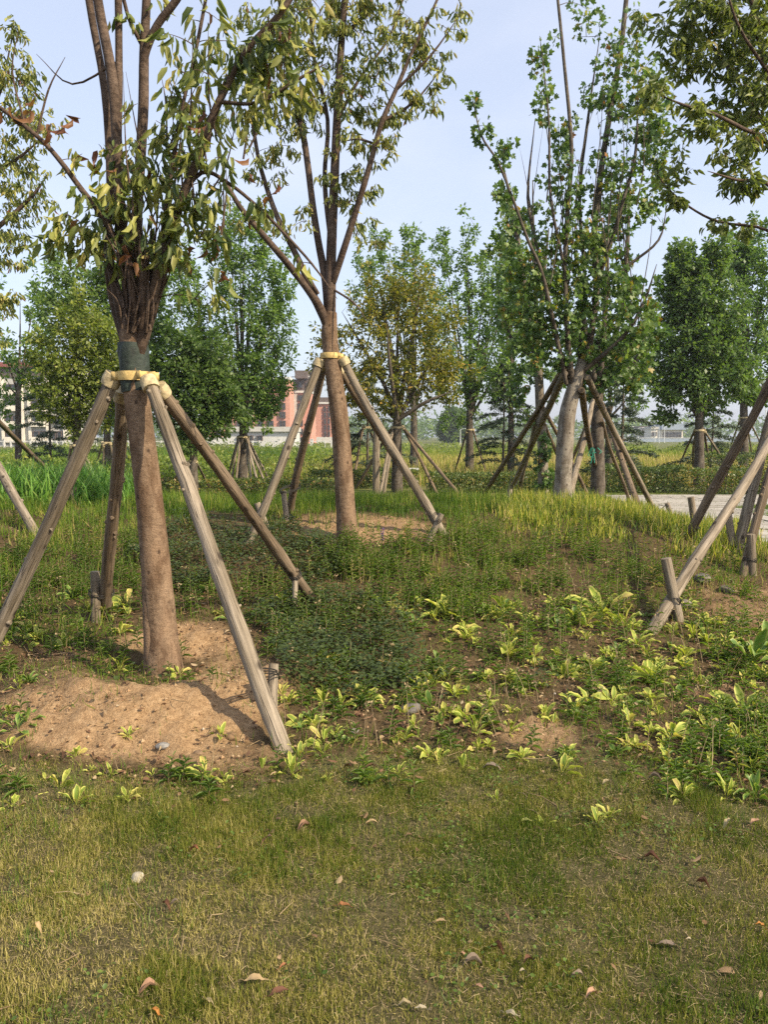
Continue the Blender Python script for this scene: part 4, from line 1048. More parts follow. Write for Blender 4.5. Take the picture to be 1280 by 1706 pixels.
bg_tree('elm_tree', 1166, 800, 23, 7.5, 690, [(1165, 640, 72, 46, 150), (1120, 600, 34, 46, 60), (1215, 610, 50, 60, 100), (1165, 570, 62, 60, 150), (1150, 500, 42, 50, 90), (1200, 510, 50, 56, 100), (1140, 460, 24, 36, 30), (1130, 440, 14, 20, 8), (1185, 460, 30, 34, 36), (1115, 650, 20, 24, 12), (1122, 440, 10, 34, 10), (1150, 425, 8, 30, 8), (1180, 430, 9, 30, 9), (1205, 440, 10, 34, 10), (1105, 520, 16, 24, 10)], 'elm', 'dense dark green elm tree with a round crown beyond the path', L=.11, w=.55, per=13, tint=(.42, .22), n=1.3)
bg_tree('elm_tree', 1240, 772, 29, 7, 670, [(1245, 600, 50, 70, 90), (1270, 540, 50, 70, 80), (1230, 480, 34, 60, 50), (1215, 420, 22, 36, 20), (1260, 420, 30, 46, 30), (1290, 640, 34, 40, 40), (1240, 440, 30, 40, 30), (1290, 480, 40, 80, 50)], 'ash', 'tall mid green elm tree with loose top shoots behind the dense one', L=.13, w=.5, per=12, tint=(.2, .2), n=1.3)
bg_tree('ash_tree', 1015, 780, 26, 6, 690, [(1030, 620, 44, 50, 50), (1060, 580, 36, 50, 36), (1000, 600, 40, 60, 50), (1080, 640, 20, 30, 10)], 'ash', 'half hidden ash tree behind the maples', L=.12, w=.5, per=11, tint=(.25, .2))


def cedar(px, basey, D, toppx, spread_px, label, n=26):
    base = P(px, basey, D); base[2] = float(H(base[0], base[1]))
    o = empty('cedar_tree', base, label, 'tree')
    hgt = P(px, toppx, D)[2] - base[2]; sp = spread_px / F * D
    gt = Geo(); gl = Geo()
    tube(gt, [base + (0, 0, -.05), base + (.02, 0, hgt * .5), base + (0, 0, hgt)], [.05, .035, .008], 8)
    for k in range(n):
        t = .12 + .86 * k / n; a = k * 2.4 + random.uniform(-.4, .4); ln = sp * (1.08 - t) * random.uniform(.7, 1.15) + .12
        s = base + np.array((0, 0, hgt * t)); e = s + np.array((ln * math.cos(a), ln * math.sin(a), -.10 * ln + .08 * ln * random.uniform(-1, 1)))
        m_ = (s + e) / 2 + (0, 0, .10 * ln)
        q, rr = smooth_line([s, m_, e], [.012, .008, .003], 5); tube(gt, q, rr, 4, cap=False)
        for c in q[2:]:
            k2 = 26
            side = np.array((-math.sin(a), math.cos(a), 0))
            off = rng.uniform(-1, 1, k2)[:, None] * side * .22 * ln * (1 - .5 * np.linalg.norm(c - s) / max(ln, .1)) + rng.normal(0, .03, (k2, 3))
            leaves(gl, c + off, unit(rng.normal(0, .5, (k2, 3)) + np.array((math.cos(a), math.sin(a), -.35))), rdir(k2), .11 * rng.uniform(.6, 1.3, k2), .03, np.clip(rng.normal(.5, .25, k2), 0, 1), SMALL)
    gt.build('trunk', M['bark_grey'], o); gl.build('crown', M['needle'], o)
cedar(612, 800, 24, 590, 85, 'young cedar tree with flat tiers behind the amber tree', 30)
cedar(838, 782, 27, 600, 70, 'broad cedar tree between the ash and the maples', 34)
cedar(1035, 784, 22, 580, 72, 'young cedar tree with long level boughs behind the dark trunked maple', 30)
cedar(1185, 782, 27, 650, 72, 'small cedar tree spreading under the dense elm', 24)
cedar(85, 800, 26, 610, 70, 'dark cedar tree in front of the grey flats', 28)
cedar(180, 796, 28, 640, 70, 'dark cedar tree behind the yellow green camphor', 22)

# far trees across the field
for px, top, wd, D, lab in ((748, 692, 11, 190, 'far dark poplar beyond the field, the shorter of two'), (765, 690, 10, 195, 'far dark poplar beyond the field, slightly taller')):
    bg_tree('poplar_tree', px, 737, D, 1.0, 728, [(px, 715, wd, 20, 70), (px - wd * .4, 706, wd * .6, 14, 34), (px + wd * .4, 703, wd * .6, 13, 34)], 'deep', lab, L=1.1, w=.6, per=10, spread=.8, tint=(.4, .15))
# ------------------------------------------------------------------ timber braces
def lerp(a, b, t): return np.asarray(a) * (1 - t) + np.asarray(b) * t


def pole_mesh(o, base, top, r0, r1, mat, seed):
    base = np.asarray(base, float); top = np.asarray(top, float)
    ax = unit(top - base)
    r0 *= .94; r1 *= .94
    g = Geo(); m_ = 14
    pts = np.array([lerp(base - ax * .12, top, t) for t in np.linspace(0, 1, m_)])
    wob = np.array([(random.gauss(0, 1), random.gauss(0, 1), 0) for _ in range(3)]) * .013
    for k in range(m_):
        t = k / (m_ - 1); pts[k] += wob[0] * math.sin(3.1 * t) + wob[1] * math.sin(6.3 * t)
    tube(g, pts, np.linspace(r0, r1, m_), 14 if r0 > .03 and base[1] < 9 else 8, .5, rough=.22, seed=seed)
    if r0 > .03 and base[1] < 11:
        for k in range(random.randint(7, 12)):
            t = random.uniform(.06, .96); i_ = min(int(t * (m_ - 1)), m_ - 2); f_ = t * (m_ - 1) - i_
            c = pts[i_] * (1 - f_) + pts[i_ + 1] * f_; rr = r0 + (r1 - r0) * t
            d = rdir(1)[0]; d = unit(d - ax * d.dot(ax)); kr = random.uniform(.008, .016)
            tube(g, [c + d * rr * .7, c + d * (rr + .001) + ax * .003, c + d * (rr + random.uniform(.005, .014)) + ax * .006], [kr * 1.5, kr * 1.15, kr * .8], 8, .5, rough=.2, seed=k)
    return g.build('pole', M[mat], o)


def loop(g, a, b, ra, rb, axis, r=.004):
    d = b - a; dist = np.linalg.norm(d)
    u = unit(d) if dist > .01 else unit(np.cross(axis, (0, 1, 0)))
    v = unit(np.cross(axis, u)); c = (a + b) / 2
    t = np.linspace(0, 2 * math.pi, 19)
    pts = c + np.outer(np.cos(t), u) * (dist / 2 + max(ra, rb) + r) + np.outer(np.sin(t), v) * (max(ra, rb) + r)
    tube(g, pts, r, 5, .5, cap=False)


def brace(label, cpx, cpy, D, rpx, poles, strap='strap', stakes=(), group=None, capmat='strap_pale', band=.055):
    c = P(cpx, cpy, D); tr = rpx / F * D
    base = np.array((c[0], c[1], float(H(c[0], c[1]))))
    o = empty('tree_brace', base, label, 'tree brace', group)
    ends = []
    for k, q in enumerate(poles):
        b = q['at'] if 'at' in q else G(*q['base'])
        if 'Y' in q: b = P(q['base'][0], q['base'][1], q['Y'])
        t = P(q['top'][0], q['top'][1], D + q.get('dy', 0))
        r = q.get('r', .045)
        pole_mesh(o, b, t, r * 1.06, r * .92, q.get('mat', 'pole'), 3 + k * 7 + int(abs(cpx)) % 50)
        ends.append((b, t, r))
        if strap:
            ax = unit(t - b); g = Geo()
            pp = [t - ax * .075, t - ax * .035, t + ax * .004]
            tube(g, pp, [r + .007, r + .010, r + .006], 14, .5, rough=.1, seed=k)
            g.build('pole_cap', M[capmat], o)
    if strap:
        g = Geo()
        tube(g, [c + (0, 0, -band * .5), c + (0, 0, -band * .17), c + (0, 0, band * .17), c + (0, 0, band * .5)], [tr + .014, tr + .017, tr + .017, tr + .014], 26, .5, cap=False, rough=.04)
        # the strap runs out to each pole
        for b, t, r in ends:
            d = t - c; d[2] = 0
            if np.linalg.norm(d) > tr + .02:
                n_ = unit(d); sd = np.array((-n_[1], n_[0], 0))
                for sgn in (-1, 1):
                    a_ = c + n_ * tr * .8 + sd * sgn * .03; e_ = c + d + sd * sgn * (r + .004); e_[2] = c[2]
                    q = [a_ + (0, 0, -band * .45), e_ + (0, 0, -band * .45), e_ + (0, 0, band * .45), a_ + (0, 0, band * .45)]
                    th = sd * sgn * .004
                    g.add(np.array(q + [p_ + th for p_ in q]), [(0, 1, 2, 3), (7, 6, 5, 4), (0, 4, 5, 1), (2, 6, 7, 3), (1, 5, 6, 2), (0, 3, 7, 4)], .5)
        g.build('strap', M[strap], o)
    for (k, bx, by, tx, ty, r, dyy) in stakes:
        b, t, pr = ends[k]
        sb = G(bx, by); sb[1] += 0
        st = P(tx, ty, sb[1] + dyy)
        g = Geo(); ax = unit(st - sb)
        tube(g, [sb - ax * .12, lerp(sb, st, .5), st], [r * 1.05, r, r * .95], 10, .5, rough=.16, seed=k * 5 + 2)
        g.build('stake', M['pole'], o)
        # wire where they pass closest
        u_ = np.linspace(0, .45, 60); pl = b + np.outer(u_, t - b); sk = sb + np.outer(np.linspace(.1, 1, 30), st - sb)
        dm = np.linalg.norm(pl[:, None] - sk[None], axis=2); i_, j_ = np.unravel_index(np.argmin(dm), dm.shape)
        g = Geo()
        for s_ in (-.012, .002, .016):
            loop(g, pl[i_] + unit(t - b) * s_, sk[j_] + unit(t - b) * s_, pr, r, unit(t - b), .0035)
        g.build('tie_wire', M['wire'], o)
    return o


br1 = brace('heavy four pole brace with yellow strap on the large privet by the sand', 223, 627, D1, 22, [
    dict(top=(190, 624), base=(-22, 1092), r=.048), dict(top=(246, 632), base=(470, 1246), r=.044, dy=-.10),
    dict(top=(263, 644), base=(522, 1002), r=.044, dy=.06, mat='pole_brown'), dict(top=(203, 650), base=(176, 1024), r=.046, dy=.16, mat='pole_brown')],
    stakes=[(1, 452, 1195, 456, 1106, .029, .10), (3, 159, 1036, 158, 952, .034, 0), (2, 491, 1022, 492, 955, .022, .05)])
br2 = brace('brace with yellow strap on the slender privet in the reddish patch', 551, 593, D2, 14, [
    dict(top=(534, 599), base=(414, 905), r=.046), dict(top=(541, 604), base=(484, 858), r=.044, dy=.12, mat='pole_brown'), dict(top=(570, 597), base=(738, 890), r=.047, dy=-.03),
    dict(top=(562, 612), base=(716, 850), r=.038, dy=.16, mat='pole_brown')],
    stakes=[(0, 446, 884, 428, 838, .034, 0), (1, 478, 868, 472, 818, .032, 0), (2, 712, 908, 736, 856, .030, 0)])
br3 = brace('brace of rough bare poles around the pale maple', 961, 622, D3, 12, [
    dict(top=(945, 604), base=(802, 832), r=.050, dy=-.05, mat='pole_brown'), dict(top=(941, 622), base=(846, 828), r=.058, dy=-.12), dict(top=(979, 628), base=(1096, 862), r=.05, dy=-.05, mat='pole'), dict(top=(970, 650), base=(1004, 838), r=.05, dy=-.14, mat='pole_brown')],
    strap=None, stakes=[(2, 1118, 856, 1112, 838, .045, 0), (1, 848, 838, 850, 815, .04, 0)])
g = Geo()
c_ = lerp(P(1004, 838, 10), P(970, 650, D3 - .14), .47)
for k in range(5):
    a = c_ + np.array((random.uniform(-.05, .05), -.07, random.uniform(-.02, .05)))
    tube(g, [a, a + (random.uniform(-.05, .05), -.02, random.uniform(-.12, -.02)), a + (random.uniform(-.06, .06), -.02, random.uniform(-.2, -.06))], .005, 4, .5)
g.build('cord', M['ribbon'], br3)
brace('leaning pole brace on the dark trunked maple', 996, 668, D3b, 9.5, [
    dict(top=(988, 668), base=(948, 838), r=.05, dy=-.1), dict(top=(1003, 672), base=(1068, 856), r=.05, dy=-.12, mat='pole_brown'), dict(top=(985, 690), base=(938, 800), r=.045, dy=.3, mat='pole_brown'), dict(top=(1004, 700), base=(1050, 840), r=.04, dy=-.2, mat='pole_brown')], strap=None)
brace('leaning pole brace on the slim maple', 900, 682, D3c, 8, [
    dict(top=(895, 690), base=(862, 832), r=.05, dy=-.1, mat='pole'), dict(top=(906, 680), base=(985, 834), r=.045, dy=-.1, mat='pole_brown'), dict(top=(905, 700), base=(960, 830), r=.04, dy=-.2, mat='pole_brown'), dict(top=(897, 720), base=(916, 818), r=.04, dy=.25)], strap=None)
br4 = brace('brace of four weathered poles entering from the right edge', 1318, 612, D4, 15, [
    dict(top=(1302, 700), base=(1088, 1052), r=.046, dy=-.15), dict(top=(1303, 600), base=(1148, 896), r=.050, dy=.12, mat='pole_brown'),
    dict(top=(1312, 610), base=(1228, 920), r=.052, dy=.2), dict(top=(1322, 640), base=(1240, 958), r=.042, dy=.1, mat='pole_brown')], strap='strap',
    stakes=[(0, 1131, 1034, 1110, 930, .040, .02), (1, 1160, 888, 1152, 828, .038, 0), (2, 1222, 918, 1214, 856, .038, 0), (3, 1254, 958, 1252, 890, .040, 0)])
brace('brace of long poles entering from the left edge', -115, 596, D0, 10, [
    dict(top=(-104, 600), base=(128, 834), r=.052, dy=-.1, mat='pole_brown'), dict(top=(-112, 598), base=(62, 894), r=.050, dy=-.2), dict(top=(-126, 600), base=(-260, 860), r=.05, dy=0)], strap='strap',
    stakes=[(0, 124, 842, 122, 812, .045, 0)])


def small_brace(label, cpx, cpy, D, rpx, bases, r=.03, mat='pole', mats=None):
    ps = []
    for k, (bx, by) in enumerate(bases):
        s = 1 if bx > cpx else -1
        ps.append(dict(top=(cpx + s * rpx * 1.3 * random.uniform(.5, 1), cpy + random.uniform(-2, 4)), base=(bx, by), r=r, dy=random.uniform(-.1, .1), mat=mats[k] if mats else mat))
    return brace(label, cpx, cpy, D, rpx, ps, strap='strap_pale')
small_brace('brace with pale strap on the amber tree', 663, 712, 21, 7.5, [(592, 815), (770, 829), (728, 822), (632, 826), (640, 822)], .045, mats=['pole_brown', 'pole_brown', 'pole_brown', 'pole', 'pole'])
small_brace('thin brace on the spired ash tree by the cedars', 783, 716, 30, 6, [(756, 790), (812, 792), (775, 790)], .04, 'pole_brown')
small_brace('crowded bundle of many bare poles under the light green ash', 405, 728, 22, 7, [(376, 812), (382, 818), (420, 826), (432, 828), (448, 826), (455, 815), (395, 822), (440, 800), (412, 822)], .035, 'pole')
small_brace('thin brace under the dark camphor tree', 320, 768, 18.5, 5, [(268, 822), (290, 812), (352, 822)], .032, 'pole')
small_brace('pale thin brace under the yellow green camphor', 126, 742, 19, 6, [(95, 822), (165, 835), (182, 826), (110, 826)], .036, 'pole')
small_brace('slim grey brace behind the large privet trunk', 177, 738, 22, 5, [(150, 810), (190, 808), (200, 815), (168, 814)], .035, 'pole')
small_brace('thin brace on the dense dark elm tree', 1166, 717, 23, 7, [(1128, 785), (1153, 800), (1184, 795), (1224, 800)], .04, mats=['pole_brown', 'pole', 'pole_brown', 'pole'])
small_brace('dark thin brace on the tall elm behind', 1240, 696, 29, 6, [(1215, 752), (1254, 762), (1275, 754)], .045, 'pole_brown')
small_brace('dark thin brace half hidden behind the slender privet', 610, 712, 24, 5, [(560, 800), (585, 812), (640, 802), (540, 790)], .045, 'pole_brown')
# a bare post with no crown
o = empty('timber_post', P(627, 812, 20.5), 'short upright bare timber post left of the amber tree trunk', 'post')
g = Geo(); b = P(627, 812, 20.5); b[2] = float(H(b[0], b[1])); tube(g, [b - (0, 0, .1), P(627, 760, 20.5), P(628, 713, 20.5)], [.10, .10, .095], 10, rough=.1); g.build('shaft', M['pole'], o)
g = Geo(); tube(g, [P(628, 714, 20.5), P(628, 711, 20.5)], [.098, .085], 10); g.build('sawn_end', M['strap_pale'], o)

# ------------------------------------------------------------------ path of stone slabs
g = Geo()
yy = 10.6
def slab_row(x0, x1, y, dep):
    x = x0 + random.uniform(-.25, .1)
    while x < x1:
        ln = random.uniform(.75, 1.25)
        z0 = float(H(x + ln / 2, y)); t = .022 + random.uniform(-.006, .006)
        v0 = g.n
        box(g, (x, y - dep / 2, z0 - .06), (x + ln - .03, y + dep / 2, z0 + t), random.uniform(.2, .8), rot=0)
        x += ln
while yy < 19.6:
    if yy < 16.9: slab_row(5.35 + .15 * math.sin(yy), 7.0 + .12 * (yy - 13), yy, .30)
    else: slab_row(4.6, 10.5, yy, .30)
    yy += .36
m, nt, out = new_mat('stone_slab')
t = attr(nt, 'tint'); r = ramp(nt, [(0, (.27, .25, .22)), (1, (.43, .405, .36))]); nt.links.new(t.outputs['Fac'], r.inputs[0])
tc = nt.nodes.new('ShaderNodeTexCoord'); nn_ = noise(nt, 9, 6, tc.outputs['Object']); k = ramp(nt, [(.3, (.65, .62, .58)), (.6, (1, 1, 1))]); nt.links.new(nn_.outputs[0], k.inputs[0])
principled(nt, out, mixc(nt, 1.0, r.outputs[0], k.outputs[0], 'MULTIPLY'), .85, bump(nt, nn_.outputs[0], .3, .01))
tag(g.build('path', m, smooth=False), 'pale stone slab path with open grassy joints', kind='structure')
# mown verge beside the path, bare strip under the hedge
xs = rng.uniform(4.2, 12, 60000); ys = rng.uniform(9, 21.5, 60000)
k = ((xs > 7.0 + .12 * (ys - 13)) & (ys < 16.8)) | ((ys > 19.7) & (rng.uniform(0, 1, len(xs)) < .35)) | (rng.uniform(0, 1, len(xs)) < .05)
k &= (np.abs(xs) < .56 * ys + 1)
xs, ys = xs[k], ys[k]; n = len(xs); g = Geo()
blades(g, xs, ys, H(xs, ys), .03 + .06 * rng.uniform(0, 1, n), .008, np.clip(rng.normal(.3, .2, n), 0, 1), .6)
tag(g.build('verge_grass', M['meadow']), 'short verge grass beside the slab path', kind='stuff')


# ------------------------------------------------------------------ hedges
def hedge(x0, x1, y0, y1, h, label, tint=(.42, .22), n=5200, mat='hedge', L=.075):
    base = onground((x0 + x1) / 2, (y0 + y1) / 2)
    o = empty('hedge', base, label, 'hedge')
    g = Geo()
    u = rng.uniform(0, 1, (n, 3)); face = rng.integers(0, 4, n)
    q = np.stack([x0 + (x1 - x0) * u[:, 0], y0 + (y1 - y0) * u[:, 1], u[:, 2]], -1)
    q[face == 0, 2] = 1 - .18 * u[face == 0, 2] ** 2
    q[face == 1, 1] = y0 + .15 * u[face == 1, 1] ** 2
    hv = h * (.86 + .3 * fbm(q[:, 0] * 1.6, q[:, 1] * 1.6, int(x0 * 10) & 255, 3))
    q[:, 2] = q[:, 2] * hv + H(q[:, 0], q[:, 1])
    q[:, 1] += .25 * (fbm(q[:, 0] * 1.3, q[:, 2] * 2, 5, 2) - .5)
    leaves(g, q, rdir(n, -.3, 1), rdir(n, -.1, 1), L * rng.uniform(.6, 1.3, n), L * .55, np.clip(rng.normal(*tint, n) + .5 * (fbm(q[:, 0] * 2, q[:, 1] * 2 + q[:, 2] * 2, 8, 2) - .5), 0, 1), SMALL)
    for k in range(int((x1 - x0) * 14)):
        a = np.array((random.uniform(x0, x1), random.uniform(y0, y1), 0)); a[2] = float(H(a[0], a[1]))
        tube(g, [a, a + (random.uniform(-.1, .1), random.uniform(-.1, .1), h * .85)], [.012, .005], 4, mi=1, cap=False)
    g.build('foliage', [M[mat], M['bark_grey']], o)
    return o
hedge(1.2, 5.3, 20.6, 21.6, .50, 'long low clipped hedge in front of the tan field grass', (.5, .22), 6500)
hedge(5.7, 8.1, 20.6, 21.7, .66, 'taller dark green hedge at the far side of the slab path', (.3, .18), 5200)
hedge(8.2, 11.5, 19.9, 21.4, .62, 'olive hedge with reddish tips at the foot of the dense elm', (.62, .25), 6000)
hedge(9.8, 14.5, 23.5, 25.0, .95, 'green hedge behind the long right hand poles', (.35, .2), 5200)
hedge(-5.6, -1.1, 18.6, 19.8, .42, 'low reddish olive hedge under the light green ash', (.66, .25), 6500)
hedge(-2.2, 1.0, 22.4, 23.6, .5, 'low hedge behind the slender privet and the bare post', (.5, .22), 4000)

# ------------------------------------------------------------------ buildings far off
def wallmat(name, c, var=.12): return plain_mat(name, c, .85, 1.5, var)
M['pink'] = wallmat('salmon_render', (.50, .25, .19)); M['cream'] = wallmat('cream_render', (.62, .58, .50)); M['grey'] = wallmat('grey_render', (.42, .41, .38))
M['brown'] = wallmat('brown_render', (.11, .085, .075)); M['white'] = wallmat('white_paint', (.50, .50, .48), .1); M['redroof'] = wallmat('red_tile', (.22, .07, .06))
M['glass'] = plain_mat('dark_glass', (.03, .035, .04), .15, 2, .4, 0, .6); M['bluegrey'] = wallmat('blue_grey_sheet', (.24, .29, .35)); M['lampwhite'] = wallmat('pale_metal', (.6, .62, .62))


def flats(px0, px1, topy, Y, depth, label, wall, parts, wins, cat='building', name='apartment_block'):
    """parts: (name, px0, px1, y0, y1, proud, material); wins: (px0, px1, y0, y1)"""
    x0, x1 = P(px0, 0, Y)[0], P(px1, 0, Y)[0]; zt = P(0, topy, Y)[2]
    o = empty(name, (float((x0 + x1) / 2), Y, 0), label, cat)
    g = Geo(); box(g, (x0, Y, -.3), (x1, Y + depth, zt)); g.build('wall', M[wall], o, smooth=False)
    for (nm, a, b, y0, y1, pr, mt) in parts:
        g = Geo(); back = 2.0 if pr > 0 else -pr
        box(g, (P(a, 0, Y)[0], Y - abs(pr), P(0, y1, Y)[2]), (P(b, 0, Y)[0], Y + (depth + .15 if nm in ('roof', 'cornice', 'top_storey', 'penthouse') else .4), P(0, y0, Y)[2])); g.build(nm, M[mt], o, smooth=False)
    for (a, b, y0, y1) in wins:
        xa, xb, za, zb = P(a, 0, Y)[0], P(b, 0, Y)[0], P(0, y1, Y)[2], P(0, y0, Y)[2]
        g = Geo(); t = .09
        for lo, hi in (((xa - t, za - t), (xb + t, za)), ((xa - t, zb), (xb + t, zb + t)), ((xa - t, za), (xa, zb)), ((xb, za), (xb + t, zb))):
            box(g, (lo[0], Y - .45, lo[1]), (hi[0], Y + .02, hi[1]))
        fr = g.build('window', M['brown'], o, smooth=False)
        g = Geo(); box(g, (xa, Y - .40, za), (xb, Y - .2, zb)); g.add([], np.zeros((0, 4), int)) if False else None
        pn = g.build('pane', M['glass'], None, smooth=False); pn.parent = fr; pn.location = tuple(-c for c in o.location)
    return o


def grid(x0, x1, nx_, y0, y1, ny_, fx=.55, fy=.6):
    w_, h_ = (x1 - x0) / nx_, (y1 - y0) / ny_
    return [(x0 + i * w_ + w_ * (1 - fx) / 2, x0 + (i + 1) * w_ - w_ * (1 - fx) / 2, y0 + j * h_ + h_ * (1 - fy) / 2, y0 + (j + 1) * h_ - h_ * (1 - fy) / 2) for i in range(nx_) for j in range(ny_)]


flats(330, 475, 632, 170, 14, 'salmon pink apartment block with twin strips of narrow windows', 'pink',
      [('cornice', 328, 475.8, 628, 632.5, .5, 'white'), ('base_course', 330, 475, 728, 748, .3, 'white')],
      grid(456, 468, 2, 640, 728, 6, .55, .62) + grid(342, 450, 6, 640, 728, 6, .5, .6))
flats(476, 512, 632, 178, 13, 'apartment block with a dark brown top storey and roof terrace', 'pink',
      [('top_storey', 475.6, 512.6, 632, 651, .25, 'brown'), ('cornice', 475, 513, 651, 654.5, .5, 'white'), ('stair_panel', 476, 488, 655, 742, .3, 'grey'), ('penthouse', 487, 508, 620, 631.8, -3, 'brown'), ('roof', 484, 511, 617.5, 620, .6, 'brown'), ('terrace_rail', 477, 512, 627, 628.4, .25, 'lampwhite')],
      grid(488.5, 498, 1, 656, 740, 6, .8, .6) + grid(477, 481, 1, 656, 740, 6, .7, .5) + grid(490, 498, 1, 636, 648, 1, .8, .7) + grid(503, 510, 2, 636, 648, 1, .45, .7))
flats(513, 550, 662, 196, 13, 'smaller salmon block with a white band, furthest of the pink flats', 'pink',
      [('top_storey', 512.6, 550.6, 662, 670, .2, 'brown'), ('cornice', 512.2, 551, 670, 673, .5, 'white'), ('base_course', 513, 550, 728, 744, .3, 'white')],
      grid(514, 522, 1, 676, 728, 5, .7, .6) + grid(533, 547, 2, 676, 728, 5, .3, .7))
flats(-90, 84, 612, 122, 12, 'grey and cream apartment block with a dark red roof', 'grey',
      [('roof', -92, 60, 604, 612.2, .8, 'redroof'), ('top_storey', -90, 52, 612.4, 628, .2, 'brown')] + [('pilaster', a, a + 5, 628, 742, .5, 'cream') for a in (-60, -30, 4, 17, 48, 78)] + [('balcony', a, b, y, y + 9, .9, 'cream') for (a, b) in ((23, 47), (-24, 3)) for y in (650, 676, 702, 728)],
      grid(24, 46, 2, 634, 738, 4, .75, .45) + grid(54, 76, 2, 634, 738, 4, .6, .45) + grid(-24, 2, 2, 634, 738, 4, .75, .45))
flats(366, 482, 713, 119, 8, 'low white building with a grey roof band in front of the pink flats', 'white',
      [('roof', 364, 484, 711, 719, .5, 'grey')], grid(380, 430, 3, 724, 736, 1, .5, .6), name='low_building')
flats(1128, 1166, 712, 300, 14, 'low far building with a blue grey roof seen left of the dense elm', 'cream', [('roof', 1126, 1168, 706, 716, 1.5, 'bluegrey')], grid(1130, 1164, 6, 719, 730, 1, .5, .7), name='low_building')
flats(1110, 1121, 714, 290, 8, 'tiny pale far house beside the blue grey roofed building', 'cream', [('roof', 1109, 1122, 711, 714.6, .6, 'grey')], grid(1111, 1120, 2, 718, 728, 1, .5, .6), name='house')
flats(1090, 1104, 712, 310, 8, 'dull brown far block between the lamp posts', 'grey', [('roof', 1089, 1105, 710, 712.6, .6, 'brown')], grid(1091, 1103, 3, 716, 728, 2, .5, .6), name='low_building')

# balustrade and boundary wall
def fence(x0, x1, Y, h, step, label, mat='white'):
    o = empty('fence', ((x0 + x1) / 2, Y, 0), label, 'fence')
    for a, b in ((h * .14, h * .24), (h * .82, h * .92)):
        g = Geo(); box(g, (x0, Y - .05, a), (x1, Y + .05, b)); g.build('rail', M[mat], o, smooth=False)
    k = 0; x = x0
    while x <= x1 and k < 95:
        big = k % 5 == 0; w_ = .22 if big else .09; hh = h * 1.12 if big else h * .98
        g = Geo(); box(g, (x - w_, Y - w_ - .06, -.2), (x + w_, Y + w_ + .06, hh))
        if big: box(g, (x - w_ - .05, Y - w_ - .12, hh), (x + w_ + .05, Y + w_ + .12, hh + .1))
        g.build('post', M[mat], o, smooth=False); x += step; k += 1
fence(-58, -6.8, 112, 1.0, .95, 'long white balustrade fence in front of the flats')
o = empty('boundary_wall', (38, 236, 0), 'long pale low wall across the far side of the field', 'wall')
g = Geo(); box(g, (70, 236, -.2), (128, 236.4, 1.1)); g.build('wall_panel', M['bluegrey'], o, smooth=False)
g = Geo(); box(g, (69.9, 235.9, 1.103), (128.1, 236.5, 1.25)); g.build('coping', M['lampwhite'], o, smooth=False)


def lamp_post(px, y0, Y, label, r=.09):
    b = P(px, 738, Y); b[2] = 0; t = P(px, y0, Y)
    o = empty('lamp_post', b, label, 'lamp post'); g = Geo()
    tube(g, [b - (0, 0, .2), t], [r, r * .6], 8); g.build('post', M['lampwhite'], o)
    g = Geo(); tube(g, [t, t + (.35, 0, .18), t + (.9, 0, .22)], [r * .5, r * .45, r * .5], 6); box(g, t + (.8, -.12, .17), t + (1.5, .12, .28)); g.build('lamp_head', M['lampwhite'], o)
for px, y0, Y, lab in ((1047, 712, 200, 'short pale lamp post at the edge of the cedar boughs'), (1064, 714, 205, 'shortest pale lamp post left of the far houses'), (1092, 704, 210, 'tall pale lamp post in front of the dull brown block'), (1099, 708, 190, 'pale lamp post between the brown block and the tiny house'), (1108, 712, 200, 'pale lamp post touching the tiny pale house'), (1232, 712, 190, 'pale lamp post behind the tall elm trunk'), (1277, 672, 120, 'tallest lamp post at the right edge of the view'), (733, 724, 200, 'short pale post left of the far poplars'), (767.5, 716, 170, 'thin pale post in front of the far poplars')):
    lamp_post(px, y0, Y, lab)
c = P(686, 790, 24); zb = float(H(c[0], c[1]))
o = empty('white_board', (c[0], c[1], zb), 'white board lying in the grass behind the amber tree', 'board')
g = Geo(); box(g, (c[0] - .22, c[1] - .2, zb + .48), (c[0] + .22, c[1] + .2, zb + .53)); g.build('panel', M['white'], o, smooth=False)
g = Geo()
for sx_ in (-.18, .18): box(g, (c[0] + sx_ - .02, c[1] - .15, zb - .05), (c[0] + sx_ + .02, c[1] + .15, zb + .478))
g.build('support', M['bark_grey'], o, smooth=False)
# ------------------------------------------------------------------ hostas: eight plants, copied
ARCH_N = 6


